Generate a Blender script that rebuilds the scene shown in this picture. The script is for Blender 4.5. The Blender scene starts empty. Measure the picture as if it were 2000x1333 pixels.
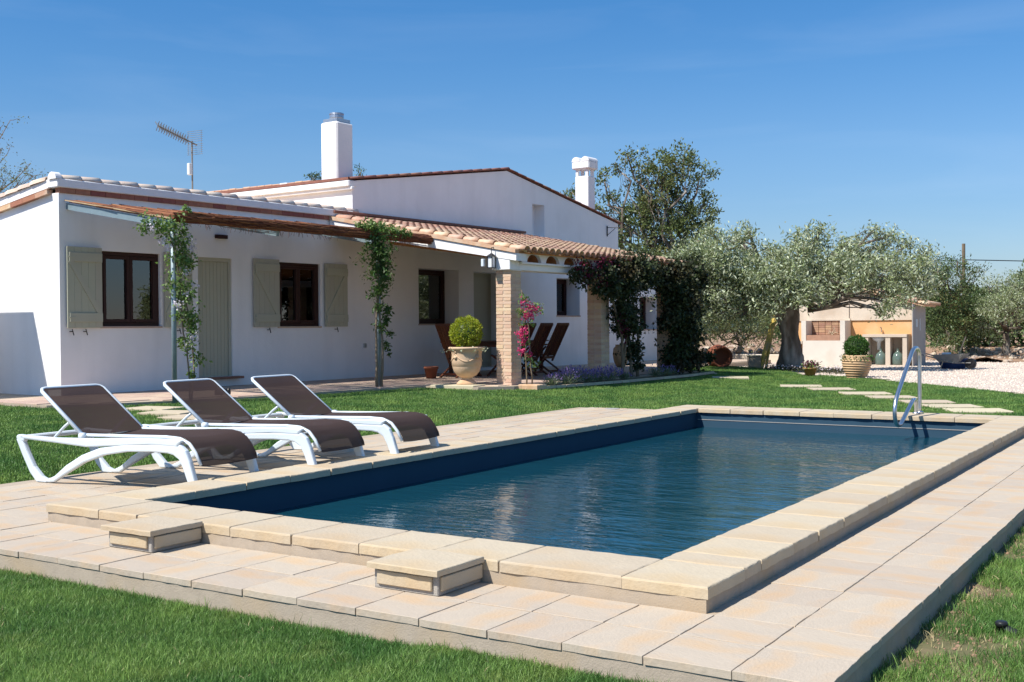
import bpy, math, random
import numpy as np
from mathutils import Vector, Matrix, Euler

random.seed(7); rng = np.random.default_rng(7)
PI = math.pi
scene = bpy.context.scene
COL = scene.collection

# ------------------------------------------------------------------ camera, sky, sun, exposure
cam_d = bpy.data.cameras.new('camera'); cam = bpy.data.objects.new('camera', cam_d); COL.objects.link(cam)
scene.camera = cam
cam_d.sensor_width = 36; cam_d.lens = 39.53; cam_d.clip_start = .05; cam_d.clip_end = 3000
F = Vector((-.5379, .8429, -.0134)).normalized()
yaw, roll = math.radians(-32.549), math.radians(-.414)
r0 = Vector((math.cos(yaw), -math.sin(yaw), 0)); u0 = r0.cross(F)
Rt = r0*math.cos(roll) + u0*math.sin(roll); Up = -r0*math.sin(roll) + u0*math.cos(roll)
M = Matrix((Rt, Up, -F)).transposed().to_4x4(); M.translation = Vector((1.842, -4.390, 1.10))
cam.matrix_world = M

SUN_TRAVEL = Vector((.3472, .7028, -1)).normalized()
world = bpy.data.worlds.new('World'); scene.world = world; world.use_nodes = True
wn = world.node_tree; bg = wn.nodes['Background']
sky = wn.nodes.new('ShaderNodeTexSky'); sky.sky_type = 'NISHITA'; sky.sun_disc = False
sky.sun_elevation = math.radians(51.9); sky.sun_rotation = math.atan2(-.3472, -.7028)
sky.air_density = 1.0; sky.dust_density = .0; sky.ozone_density = 3.0; sky.altitude = 0
tcw = wn.nodes.new('ShaderNodeTexCoord'); sxyz = wn.nodes.new('ShaderNodeSeparateXYZ'); wn.links.new(tcw.outputs['Generated'], sxyz.inputs[0])
rampw = wn.nodes.new('ShaderNodeValToRGB'); er = rampw.color_ramp; er.elements[0].position = 0; er.elements[0].color = (.34,.355,.465,1); er.elements[1].position = 1; er.elements[1].color = (.74,.94,1.0,1)
for p_, c_ in ((.06,(.38,.45,.56,1)), (.15,(.39,.53,.66,1)), (.215,(.31,.53,.70,1)), (.28,(.25,.525,.73,1)), (.36,(.31,.58,.79,1)), (.62,(.62,.86,.96,1))):
    e_ = er.elements.new(p_); e_.color = c_
wn.links.new(sxyz.outputs[2], rampw.inputs[0])
mw = wn.nodes.new('ShaderNodeMix'); mw.data_type = 'RGBA'; mw.blend_type = 'MULTIPLY'; mw.inputs[0].default_value = 1
wn.links.new(sky.outputs[0], mw.inputs[6]); wn.links.new(rampw.outputs[0], mw.inputs[7]); mpw = wn.nodes.new('ShaderNodeMapping'); mpw.inputs['Scale'].default_value = (1.2, 1.2, 9); wn.links.new(tcw.outputs['Generated'], mpw.inputs[0])
nw = wn.nodes.new('ShaderNodeTexNoise'); nw.inputs['Scale'].default_value = 2.6; nw.inputs['Detail'].default_value = 8; nw.inputs['Distortion'].default_value = .5; wn.links.new(mpw.outputs[0], nw.inputs[0])
rw = wn.nodes.new('ShaderNodeMapRange'); rw.inputs[1].default_value = .5; rw.inputs[2].default_value = .85; rw.inputs[3].default_value = 0; rw.inputs[4].default_value = .09; wn.links.new(nw.outputs[0], rw.inputs[0])
m2w = wn.nodes.new('ShaderNodeMix'); m2w.data_type = 'RGBA'; wn.links.new(rw.outputs[0], m2w.inputs[0]); wn.links.new(mw.outputs[2], m2w.inputs[6]); m2w.inputs[7].default_value = (4.6, 5.2, 6.0, 1)
wn.links.new(m2w.outputs[2], bg.inputs[0]); bg.inputs[1].default_value = .104
sun_d = bpy.data.lights.new('sun', 'SUN'); sun_d.energy = 3.7; sun_d.angle = math.radians(.53); sun_d.color = (1, .955, .88)
sun = bpy.data.objects.new('sun', sun_d); COL.objects.link(sun)
sun.rotation_euler = SUN_TRAVEL.to_track_quat('-Z', 'Y').to_euler(); sun.location = (0, 0, 30)
scene.view_settings.view_transform = 'Standard'; scene.view_settings.look = 'None'
scene.view_settings.exposure = 0.85; scene.view_settings.gamma = 1

# ------------------------------------------------------------------ helpers
HA = math.radians(3.0)
HO = Vector((-14.131, 7.034, 0)); HE = Vector((math.sin(HA), math.cos(HA), 0)); HN = Vector((math.cos(HA), -math.sin(HA), 0))
def HW(s, t, z): return HO + HE*s + HN*t + Vector((0, 0, z))       # a spot along the house front, out from it, above ground

class MB:
    def __init__(s): s.v = []; s.f = []
    def add(s, vs, fs):
        o = len(s.v); s.v += [tuple(v) for v in vs]; s.f += [tuple(i+o for i in f) for f in fs]; return s
    def box(s, x0, x1, y0, y1, z0, z1, m=None):
        vs = [Vector(p) for p in ((x0,y0,z0),(x1,y0,z0),(x1,y1,z0),(x0,y1,z0),(x0,y0,z1),(x1,y0,z1),(x1,y1,z1),(x0,y1,z1))]
        if m is not None: vs = [m @ v for v in vs]
        return s.add(vs, [(0,3,2,1),(4,5,6,7),(0,1,5,4),(1,2,6,5),(2,3,7,6),(3,0,4,7)])
    def cbox(s, x0, x1, y0, y1, z0, z1, c=.006, m=None):
        # box with chamfered edges
        vs = []; 
        for sx in (0, 1):
            for sy in (0, 1):
                for sz in (0, 1):
                    X, Y, Z = (x0, x1)[sx], (y0, y1)[sy], (z0, z1)[sz]
                    dx, dy, dz = (c, -c)[sx], (c, -c)[sy], (c, -c)[sz]
                    vs += [Vector((X, Y+dy, Z+dz)), Vector((X+dx, Y, Z+dz)), Vector((X+dx, Y+dy, Z))]
        I = lambda a, b, d, k: (a*4+b*2+d)*3+k
        fs = [(I(0,0,0,0),I(0,0,1,0),I(0,1,1,0),I(0,1,0,0)), (I(1,0,0,0),I(1,1,0,0),I(1,1,1,0),I(1,0,1,0)),
              (I(0,0,0,1),I(1,0,0,1),I(1,0,1,1),I(0,0,1,1)), (I(0,1,0,1),I(0,1,1,1),I(1,1,1,1),I(1,1,0,1)),
              (I(0,0,0,2),I(0,1,0,2),I(1,1,0,2),I(1,0,0,2)), (I(0,0,1,2),I(1,0,1,2),I(1,1,1,2),I(0,1,1,2))]
        for a in (0,1):
            for b in (0,1):
                fs.append((I(a,b,0,0),I(a,b,1,0),I(a,b,1,1),I(a,b,0,1)))
                fs.append((I(a,0,b,0),I(a,1,b,0),I(a,1,b,2),I(a,0,b,2)))
                fs.append((I(0,a,b,1),I(1,a,b,1),I(1,a,b,2),I(0,a,b,2)))
        for a in (0,1):
            for b in (0,1):
                for d in (0,1): fs.append((I(a,b,d,0),I(a,b,d,1),I(a,b,d,2)))
        if m is not None: vs = [m @ v for v in vs]
        return s.add(vs, fs)
    def beam(s, a, b, w, h, up=(0,0,1)):
        a, b = Vector(a), Vector(b); d = (b-a).normalized(); x = d.cross(Vector(up)).normalized(); y = x.cross(d)
        vs = []
        for p in (a, b):
            for i, j in ((-1,-1),(1,-1),(1,1),(-1,1)): vs.append(p + x*i*w/2 + y*j*h/2)
        return s.add(vs, [(0,1,2,3),(7,6,5,4),(0,4,5,1),(1,5,6,2),(2,6,7,3),(3,7,4,0)])
    def tube(s, pts, r, n=8, cap=True):
        pts = [Vector(p) for p in pts]; k = len(pts)
        rs = r if isinstance(r, (list, tuple)) else [r]*k
        o = len(s.v); prev = None
        for i, p in enumerate(pts):
            d = (pts[min(i+1, k-1)] - pts[max(i-1, 0)])
            d = d.normalized() if d.length > 1e-9 else Vector((0,0,1))
            if prev is None:
                x = d.cross(Vector((0,0,1)) if abs(d.z) < .9 else Vector((1,0,0))).normalized()
            else:
                x = (prev - d*prev.dot(d)).normalized()
            prev = x; y = d.cross(x)
            for j in range(n):
                t = 2*PI*j/n; s.v.append(tuple(p + (x*math.cos(t) + y*math.sin(t))*rs[i]))
        for i in range(k-1):
            for j in range(n):
                a = o+i*n+j; b = o+i*n+(j+1) % n; s.f.append((a, b, b+n, a+n))
        if cap: s.f.append(tuple(o+j for j in range(n))[::-1]); s.f.append(tuple(o+(k-1)*n+j for j in range(n)))
        return s
    def lathe(s, prof, n=24, c=(0,0,0), closed=True):
        o = len(s.v); c = Vector(c)
        for r, z in prof:
            for j in range(n):
                t = 2*PI*j/n; s.v.append((c.x+r*math.cos(t), c.y+r*math.sin(t), c.z+z))
        for i in range(len(prof)-1):
            for j in range(n):
                a = o+i*n+j; b = o+i*n+(j+1) % n; s.f.append((a, b, b+n, a+n))
        if closed:
            s.f.append(tuple(o+j for j in range(n))[::-1]); s.f.append(tuple(o+(len(prof)-1)*n+j for j in range(n)))
        return s
    def prism(s, poly, axis, a, b):
        # polygon extruded along an axis: axis 0 -> poly is (y,z); 1 -> (x,z); 2 -> (x,y)
        def P(p, h): return {0: (h, p[0], p[1]), 1: (p[0], h, p[1]), 2: (p[0], p[1], h)}[axis]
        n = len(poly); vs = [P(p, a) for p in poly] + [P(p, b) for p in poly]
        fs = [tuple(range(n))[::-1], tuple(range(n, 2*n))] + [(i, (i+1) % n, n+(i+1) % n, n+i) for i in range(n)]
        return s.add(vs, fs)
    def mesh(s, name, smooth=False):
        me = bpy.data.meshes.new(name); me.from_pydata(s.v, [], s.f)
        if smooth: me.polygons.foreach_set('use_smooth', [True]*len(me.polygons))
        me.update(); return me
    def build(s, name, mat, parent=None, smooth=False, loc=None, rz=None):
        return link(name, s.mesh(name, smooth), mat, parent, loc, rz)

def link(name, me, mat=None, parent=None, loc=None, rz=None):
    if mat is not None and len(me.materials) == 0: me.materials.append(mat)
    o = bpy.data.objects.new(name, me); COL.objects.link(o)
    if parent is not None: o.parent = parent
    if loc is not None: o.location = loc
    if rz is not None: o.rotation_euler = (0, 0, rz)
    return o
def tag(o, label=None, cat=None, group=None, kind=None):
    if label: o['label'] = label
    if cat: o['category'] = cat
    if group: o['group'] = group
    if kind: o['kind'] = kind
    return o
def thing(name, label, cat, loc=(0,0,0), rz=0, group=None):
    o = bpy.data.objects.new(name, None); COL.objects.link(o); o.empty_display_size = .1
    o.location = loc; o.rotation_euler = (0, 0, rz); return tag(o, label, cat, group)
def sub(name, parent):
    o = bpy.data.objects.new(name, None); COL.objects.link(o); o.parent = parent; return o
def copy_tree(o, parent=None):
    c = o.copy(); COL.objects.link(c); c.parent = parent
    for ch in list(o.children): copy_tree(ch, c)
    return c

# ------------------------------------------------------------------ materials
def mat(name, col, rough=.8, var=.12, scale=6., bump=.0, bscale=60., spec=.3, metal=0., col2=None, scale2=1.2, obj_rand=0., isl=0., coords='Object', stretch=None, detail=6, trans=0., hvar=.03):
    m = bpy.data.materials.new(name); m.use_nodes = True; nt = m.node_tree; N = nt.nodes; L = nt.links
    bs = N['Principled BSDF']; bs.inputs['Roughness'].default_value = rough; bs.inputs['Metallic'].default_value = metal
    bs.inputs['Specular IOR Level'].default_value = spec
    tc = N.new('ShaderNodeTexCoord'); src = tc.outputs[coords]
    if coords == 'World':
        pass
    if stretch:
        mp = N.new('ShaderNodeMapping'); mp.inputs['Scale'].default_value = stretch; L.new(src, mp.inputs[0]); src = mp.outputs[0]
    nz = N.new('ShaderNodeTexNoise'); nz.inputs['Scale'].default_value = scale; nz.inputs['Detail'].default_value = detail; nz.inputs['Roughness'].default_value = .65
    L.new(src, nz.inputs['Vector'])
    c1 = N.new('ShaderNodeMix'); c1.data_type = 'RGBA'
    a = [max(0, c*(1-var*1.6)) for c in col]; b = [min(1, c*(1+var*1.6)) for c in col]
    c1.inputs[6].default_value = (*a, 1); c1.inputs[7].default_value = (*b, 1)
    L.new(nz.outputs[0], c1.inputs[0]); out = c1.outputs[2]
    if col2:
        n2 = N.new('ShaderNodeTexNoise'); n2.inputs['Scale'].default_value = scale2; n2.inputs['Detail'].default_value = 4
        L.new(src, n2.inputs['Vector'])
        rp = N.new('ShaderNodeMapRange'); rp.inputs[1].default_value = .48; rp.inputs[2].default_value = .68; L.new(n2.outputs[0], rp.inputs[0])
        c2 = N.new('ShaderNodeMix'); c2.data_type = 'RGBA'; L.new(rp.outputs[0], c2.inputs[0]); L.new(out, c2.inputs[6]); c2.inputs[7].default_value = (*col2, 1); out = c2.outputs[2]
    if obj_rand or isl:
        if isl: g = N.new('ShaderNodeNewGeometry'); rs = g.outputs['Random Per Island']
        else: g = N.new('ShaderNodeObjectInfo'); rs = g.outputs['Random']
        amp = isl or obj_rand
        mr = N.new('ShaderNodeMapRange'); mr.inputs[3].default_value = 1-amp; mr.inputs[4].default_value = 1+amp; L.new(rs, mr.inputs[0])
        hs = N.new('ShaderNodeHueSaturation'); L.new(mr.outputs[0], hs.inputs['Value']); L.new(out, hs.inputs['Color'])
        mh = N.new('ShaderNodeMath'); mh.operation = 'MULTIPLY_ADD'; L.new(rs, mh.inputs[0]); mh.inputs[1].default_value = hvar; mh.inputs[2].default_value = .5-hvar/2
        L.new(mh.outputs[0], hs.inputs['Hue']); out = hs.outputs[0]
    L.new(out, bs.inputs['Base Color'])
    if bump:
        nb = N.new('ShaderNodeTexNoise'); nb.inputs['Scale'].default_value = bscale; nb.inputs['Detail'].default_value = 5; L.new(src, nb.inputs['Vector'])
        bp = N.new('ShaderNodeBump'); bp.inputs['Strength'].default_value = bump; bp.inputs['Distance'].default_value = .01
        L.new(nb.outputs[0], bp.inputs['Height']); L.new(bp.outputs[0], bs.inputs['Normal'])
    if trans:
        # thin leaf: part of the light goes through
        tr = N.new('ShaderNodeBsdfTranslucent'); mx = N.new('ShaderNodeMixShader'); mx.inputs[0].default_value = trans
        hs2 = N.new('ShaderNodeHueSaturation'); hs2.inputs['Saturation'].default_value = 1.15; hs2.inputs['Value'].default_value = 1.3
        L.new(out, hs2.inputs['Color']); L.new(hs2.outputs[0], tr.inputs[0])
        L.new(bs.outputs[0], mx.inputs[1]); L.new(tr.outputs[0], mx.inputs[2]); L.new(mx.outputs[0], N['Material Output'].inputs[0])
    return m

M_ = {}
M_['plaster'] = mat('white_plaster', (.85,.835,.83), .9, .02, 3, .25, 25, col2=(.79,.775,.77), scale2=.7)
def streak(m):
    nt = m.node_tree; N = nt.nodes; L = nt.links; bs = N['Principled BSDF']; lk = bs.inputs['Base Color'].links[0]; src = lk.from_socket
    tc = N.new('ShaderNodeTexCoord'); mp = N.new('ShaderNodeMapping'); mp.inputs['Scale'].default_value = (1.3,1.3,.15); L.new(tc.outputs['Object'], mp.inputs[0])
    n = N.new('ShaderNodeTexNoise'); n.inputs['Scale'].default_value = 2.0; n.inputs['Detail'].default_value = 7; L.new(mp.outputs[0], n.inputs[0])
    mr = N.new('ShaderNodeMapRange'); mr.inputs[1].default_value = .5; mr.inputs[2].default_value = .8; mr.inputs[3].default_value = 1; mr.inputs[4].default_value = .92; L.new(n.outputs[0], mr.inputs[0])
    n2 = N.new('ShaderNodeTexNoise'); n2.inputs['Scale'].default_value = 1.1; n2.inputs['Detail'].default_value = 3; L.new(tc.outputs['Object'], n2.inputs[0])
    bp = N.new('ShaderNodeBump'); bp.inputs['Strength'].default_value = .6; bp.inputs['Distance'].default_value = .04; L.new(n2.outputs[0], bp.inputs['Height'])
    ob = bs.inputs['Normal'].links[0].from_node; L.new(bp.outputs[0], ob.inputs['Normal'])
    mx = N.new('ShaderNodeMix'); mx.data_type = 'RGBA'; mx.blend_type = 'MULTIPLY'; mx.inputs[0].default_value = 1; L.new(src, mx.inputs[6]); L.new(mr.outputs[0], mx.inputs[7]); L.new(mx.outputs[2], bs.inputs['Base Color'])
streak(M_['plaster'])
M_['plaster_in'] = mat('white_plaster_reveal', (.78,.77,.77), .9, .03, 3, .2, 25)
M_['deck'] = mat('sandstone_tile', (.46,.385,.30), .85, .09, 6, .3, 45, col2=(.50,.36,.23), scale2=2.6, obj_rand=.05, detail=9, stretch=(1,2.2,1), hvar=.006)
M_['coping'] = mat('coping_sandstone', (.485,.405,.295), .82, .09, 7, .35, 45, col2=(.49,.37,.23), scale2=2.0, obj_rand=.04, detail=9, hvar=.006)
M_['mortar'] = mat('sandy_mortar', (.40,.33,.255), .95, .14, 14, .22, 130, col2=(.42,.32,.21), scale2=2.5)
M_['mortar_g'] = mat('grey_mortar', (.36,.33,.29), .95, .15, 14, .5, 130)
M_['patio'] = mat('patio_terracotta', (.50,.37,.29), .8, .12, 5, .2, 40, obj_rand=.12)
M_['tile'] = mat('roof_terracotta', (.55,.33,.21), .85, .16, 9, .35, 50, col2=(.58,.44,.32), scale2=5, obj_rand=.14)
M_['tile_pale'] = mat('pale_clay_ridge', (.56,.42,.33), .85, .14, 7, .35, 50, col2=(.66,.58,.50), scale2=4, obj_rand=.12)
M_['tile_dark'] = mat('dark_clay_band', (.25,.115,.085), .85, .25, 8, .3, 50, obj_rand=.15)
M_['brick'] = mat('buff_brick', (.62,.43,.29), .88, .12, 20, .4, 120, col2=(.64,.48,.35), scale2=6, obj_rand=.07)
M_['joint'] = mat('brick_joint', (.56,.44,.33), .95, .1, 30, .4, 150)
M_['brickband'] = mat('brick_band', (.33,.13,.09), .85, .2, 9, .3, 60, obj_rand=.2)
M_['vault'] = mat('vault_clay', (.52,.25,.10), .85, .2, 9, .3, 60)
M_['shutter'] = mat('sage_paint', (.43,.42,.325), .55, .04, 4, .08, 60, obj_rand=.02, spec=.4)
M_['door'] = mat('sage_door_paint', (.42,.41,.31), .5, .04, 4, .08, 60, spec=.4)
M_['darkwood'] = mat('dark_mahogany', (.038,.013,.010), .45, .25, 8, .1, 60, stretch=(8,8,1), spec=.25)
M_['teak'] = mat('oiled_teak', (.115,.032,.015), .5, .25, 5, .1, 60, stretch=(6,6,1), spec=.4, obj_rand=.2)
M_['metal_post'] = mat('galvanised_paint', (.21,.28,.31), .45, .12, 9, .05, 60, spec=.5, metal=.15)
M_['steel'] = mat('stainless_steel', (.62,.63,.65), .32, .03, 9, .0, 60, metal=1)
M_['zinc'] = mat('zinc_sheet', (.45,.47,.50), .35, .15, 9, .05, 60, metal=.8)
M_['iron'] = mat('black_iron', (.02,.02,.022), .5, .2, 9, .1, 60)
M_['blackpl'] = mat('black_plastic', (.018,.018,.02), .4, .1, 9)
M_['whitepl'] = mat('white_resin', (.64,.70,.74), .35, .02, 4, .03, 200, spec=.5)
M_['urn'] = mat('pale_terracotta', (.62,.44,.29), .85, .1, 6, .25, 60, col2=(.52,.31,.17), scale2=2.4)
M_['pot'] = mat('honey_clay', (.56,.37,.21), .85, .1, 5, .25, 60, col2=(.46,.27,.14), scale2=2.8)
M_['redclay'] = mat('red_clay', (.20,.065,.035), .85, .15, 6, .25, 60)
M_['reed'] = mat('brown_reed', (.20,.075,.038), .9, .3, 20, .3, 90, isl=.55)
M_['reed_pale'] = mat('pale_reed', (.42,.30,.18), .9, .25, 20, .3, 90, isl=.3)
M_['soil'] = mat('lawn_soil', (.13,.12,.055), .95, .35, 3, .5, 30, col2=(.22,.15,.10), scale2=1.5)
M_['earth'] = mat('dry_earth', (.34,.215,.14), .95, .2, 2, .6, 12, col2=(.22,.14,.09), scale2=.6)
M_['gravel'] = mat('pale_gravel', (.54,.45,.375), .95, .14, 18, .7, 60, col2=(.48,.38,.30), scale2=.8)
M_['pebble'] = mat('pale_pebble', (.58,.49,.41), .9, .15, 20, .2, 60, obj_rand=.2)
M_['rock'] = mat('limestone_rock', (.44,.35,.27), .9, .18, 4, .5, 30, obj_rand=.2)
M_['stepstone'] = mat('stepping_sandstone', (.52,.44,.31), .9, .1, 6, .3, 50, obj_rand=.08)
M_['bark'] = mat('olive_bark', (.14,.11,.085), .95, .5, 5, 1., 18, stretch=(1,1,.35), col2=(.36,.32,.27), scale2=4)
M_['twig'] = mat('twig_bark', (.20,.15,.10), .9, .2, 9, .3, 40)
M_['olive_leaf'] = mat('olive_leaf', (.235,.275,.125), .5, .15, .8, isl=.45, trans=.25, spec=.5)
M_['olive_leaf2'] = mat('olive_leaf_silver', (.47,.51,.35), .5, .12, .8, isl=.25, trans=.2, spec=.5)
M_['carob_leaf'] = mat('tall_tree_leaf', (.13,.165,.055), .45, .2, .8, isl=.45, trans=.25, spec=.5)
M_['bush_leaf'] = mat('bush_leaf', (.13,.16,.06), .6, .2, .8, isl=.45, trans=.25, col2=(.17,.13,.05), scale2=.9)
M_['scrub_leaf'] = mat('scrub_leaf', (.11,.15,.06), .6, .2, .8, isl=.45, trans=.25, col2=(.07,.11,.04), scale2=.6)
M_['dark_leaf'] = mat('dark_leaf', (.07,.11,.035), .5, .2, .8, isl=.45, trans=.2, spec=.4)
M_['vine_leaf'] = mat('vine_leaf', (.16,.24,.07), .5, .15, 3, isl=.4, trans=.3)
M_['wist_leaf'] = mat('wisteria_leaf', (.065,.12,.03), .5, .15, 3, isl=.4, trans=.3)
M_['bloom_pale'] = mat('pale_bloom', (.72,.66,.72), .7, .1, 9, isl=.2, trans=.3)
M_['bract'] = mat('magenta_bract', (.60,.07,.20), .7, .1, 9, isl=.3, trans=.35)
M_['bract_dark'] = mat('crimson_bract', (.12,.012,.04), .7, .1, 9, isl=.3, trans=.3)
M_['boug_leaf'] = mat('bougainvillea_leaf', (.045,.062,.024), .5, .2, 3, isl=.5, trans=.2, col2=(.07,.05,.028), scale2=1.5)
M_['box_y'] = mat('yellow_box_leaf', (.33,.37,.045), .5, .15, 6, isl=.35, trans=.3)
M_['box_g'] = mat('green_box_leaf', (.06,.13,.025), .5, .15, 6, isl=.4, trans=.25)
M_['lav_leaf'] = mat('lavender_leaf', (.17,.21,.12), .8, .15, 6, isl=.3, trans=.2)
M_['lav_fl'] = mat('lavender_flower', (.26,.19,.40), .8, .15, 6, isl=.35, trans=.2)
M_['shed_pale'] = mat('shed_pale_plaster', (.62,.53,.43), .92, .1, 3, .35, 25, col2=(.54,.44,.34), scale2=1.6)
M_['shed_orange'] = mat('shed_ochre_plaster', (.66,.37,.17), .92, .08, 3, .3, 25, col2=(.68,.44,.24), scale2=1.8)
M_['shed_white'] = mat('shed_whitewash', (.62,.58,.52), .92, .06, 3, .3, 25, col2=(.56,.50,.43), scale2=1.6)
M_['shed_grey'] = mat('shed_grey_render', (.34,.32,.30), .92, .1, 4, .35, 25)
M_['concrete'] = mat('pale_concrete', (.56,.47,.38), .92, .08, 5, .3, 40)
M_['firebrick'] = mat('soot_brick', (.40,.24,.16), .92, .2, 8, .3, 60, obj_rand=.2)
M_['yellow'] = mat('worn_yellow_paint', (.60,.44,.10), .6, .3, 6, .2, 40, col2=(.4,.3,.18), scale2=4)
M_['palewood'] = mat('weathered_wood', (.42,.33,.23), .8, .2, 6, .2, 40)
M_['bluepl'] = mat('blue_paint', (.02,.05,.16), .5, .2, 6)
M_['greyme'] = mat('worn_grey_steel', (.22,.21,.19), .6, .25, 9)
M_['curtain'] = mat('white_curtain', (.75,.74,.72), .9, .03, 3)
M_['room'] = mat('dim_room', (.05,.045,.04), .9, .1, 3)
M_['liner'] = mat('pool_paint', (.036,.075,.112), .75, .06, 3, .05, 40, spec=.04)
M_['hedge_far'] = mat('far_foliage', (.075,.095,.04), .7, .3, .5, isl=.4)
M_['terra_pot'] = mat('orange_clay', (.52,.28,.11), .8, .12, 6)
M_['white_frame'] = mat('lantern_glass_white', (.7,.72,.74), .3, .02, 3)

def mat_sling():
    m = bpy.data.materials.new('brown_mesh_sling'); m.use_nodes = True; nt = m.node_tree; N = nt.nodes; L = nt.links
    bs = N['Principled BSDF']; bs.inputs['Base Color'].default_value = (.055,.034,.029,1); bs.inputs['Roughness'].default_value = .75; bs.inputs['Specular IOR Level'].default_value = .12
    tc = N.new('ShaderNodeTexCoord'); w = N.new('ShaderNodeTexNoise'); w.inputs['Scale'].default_value = 400; L.new(tc.outputs['Object'], w.inputs[0])
    bp = N.new('ShaderNodeBump'); bp.inputs['Strength'].default_value = .3; bp.inputs['Distance'].default_value = .002; L.new(w.outputs[0], bp.inputs['Height']); L.new(bp.outputs[0], bs.inputs['Normal'])
    t = N.new('ShaderNodeBsdfTransparent'); mx = N.new('ShaderNodeMixShader'); mx.inputs[0].default_value = .05
    L.new(bs.outputs[0], mx.inputs[1]); L.new(t.outputs[0], mx.inputs[2]); L.new(mx.outputs[0], N['Material Output'].inputs[0]); return m
M_['sling'] = mat_sling()
def mat_glass(name, tint=(.92,.94,.95), ior=2.1):
    m = bpy.data.materials.new(name); m.use_nodes = True; nt = m.node_tree; N = nt.nodes; L = nt.links
    N.remove(N['Principled BSDF']); g = N.new('ShaderNodeBsdfGlossy'); g.inputs['Roughness'].default_value = .01
    t = N.new('ShaderNodeBsdfTransparent'); t.inputs[0].default_value = (*tint, 1)
    fr = N.new('ShaderNodeFresnel'); fr.inputs[0].default_value = ior; mx = N.new('ShaderNodeMixShader')
    L.new(fr.outputs[0], mx.inputs[0]); L.new(t.outputs[0], mx.inputs[1]); L.new(g.outputs[0], mx.inputs[2]); L.new(mx.outputs[0], N['Material Output'].inputs[0]); return m
M_['glass'] = mat_glass('window_glass', ior=2.2)
M_['jug'] = mat('green_glass', (.11,.155,.135), .12, .1, 4, spec=.6)
def mat_water():
    m = bpy.data.materials.new('rippled_water'); m.use_nodes = True; nt = m.node_tree; N = nt.nodes; L = nt.links
    bs = N['Principled BSDF']; bs.inputs['Base Color'].default_value = (.007,.056,.082,1); bs.inputs['Roughness'].default_value = .012
    bs.inputs['IOR'].default_value = 1.36; bs.inputs['Transmission Weight'].default_value = .12
    g = N.new('ShaderNodeNewGeometry')
    mp = N.new('ShaderNodeMapping'); mp.inputs['Rotation'].default_value = (0, 0, math.radians(32)); mp.inputs['Scale'].default_value = (1.0, 2.6, 1)
    L.new(g.outputs['Position'], mp.inputs[0])
    n1 = N.new('ShaderNodeTexNoise'); n1.inputs['Scale'].default_value = 5.5; n1.inputs['Detail'].default_value = 3; n1.inputs['Distortion'].default_value = .6; L.new(mp.outputs[0], n1.inputs[0])
    n2 = N.new('ShaderNodeTexNoise'); n2.inputs['Scale'].default_value = 1.3; n2.inputs['Detail'].default_value = 2; L.new(mp.outputs[0], n2.inputs[0])
    n3 = N.new('ShaderNodeTexNoise'); n3.inputs['Scale'].default_value = .5; n3.inputs['Detail'].default_value = 1; L.new(g.outputs['Position'], n3.inputs[0])
    mr = N.new('ShaderNodeMapRange'); mr.inputs[1].default_value = .35; mr.inputs[2].default_value = .7; mr.inputs[3].default_value = .35; mr.inputs[4].default_value = 1.0; L.new(n3.outputs[0], mr.inputs[0])
    mu = N.new('ShaderNodeMath'); mu.operation = 'MULTIPLY'; L.new(n1.outputs[0], mu.inputs[0]); L.new(mr.outputs[0], mu.inputs[1])
    ad = N.new('ShaderNodeMath'); ad.operation = 'MULTIPLY_ADD'; L.new(n2.outputs[0], ad.inputs[0]); ad.inputs[1].default_value = 1.2; L.new(mu.outputs[0], ad.inputs[2])
    bp = N.new('ShaderNodeBump'); bp.inputs['Strength'].default_value = .5; bp.inputs['Distance'].default_value = .017
    L.new(ad.outputs[0], bp.inputs['Height']); L.new(bp.outputs[0], bs.inputs['Normal']); return m
M_['water'] = mat_water()
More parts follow.
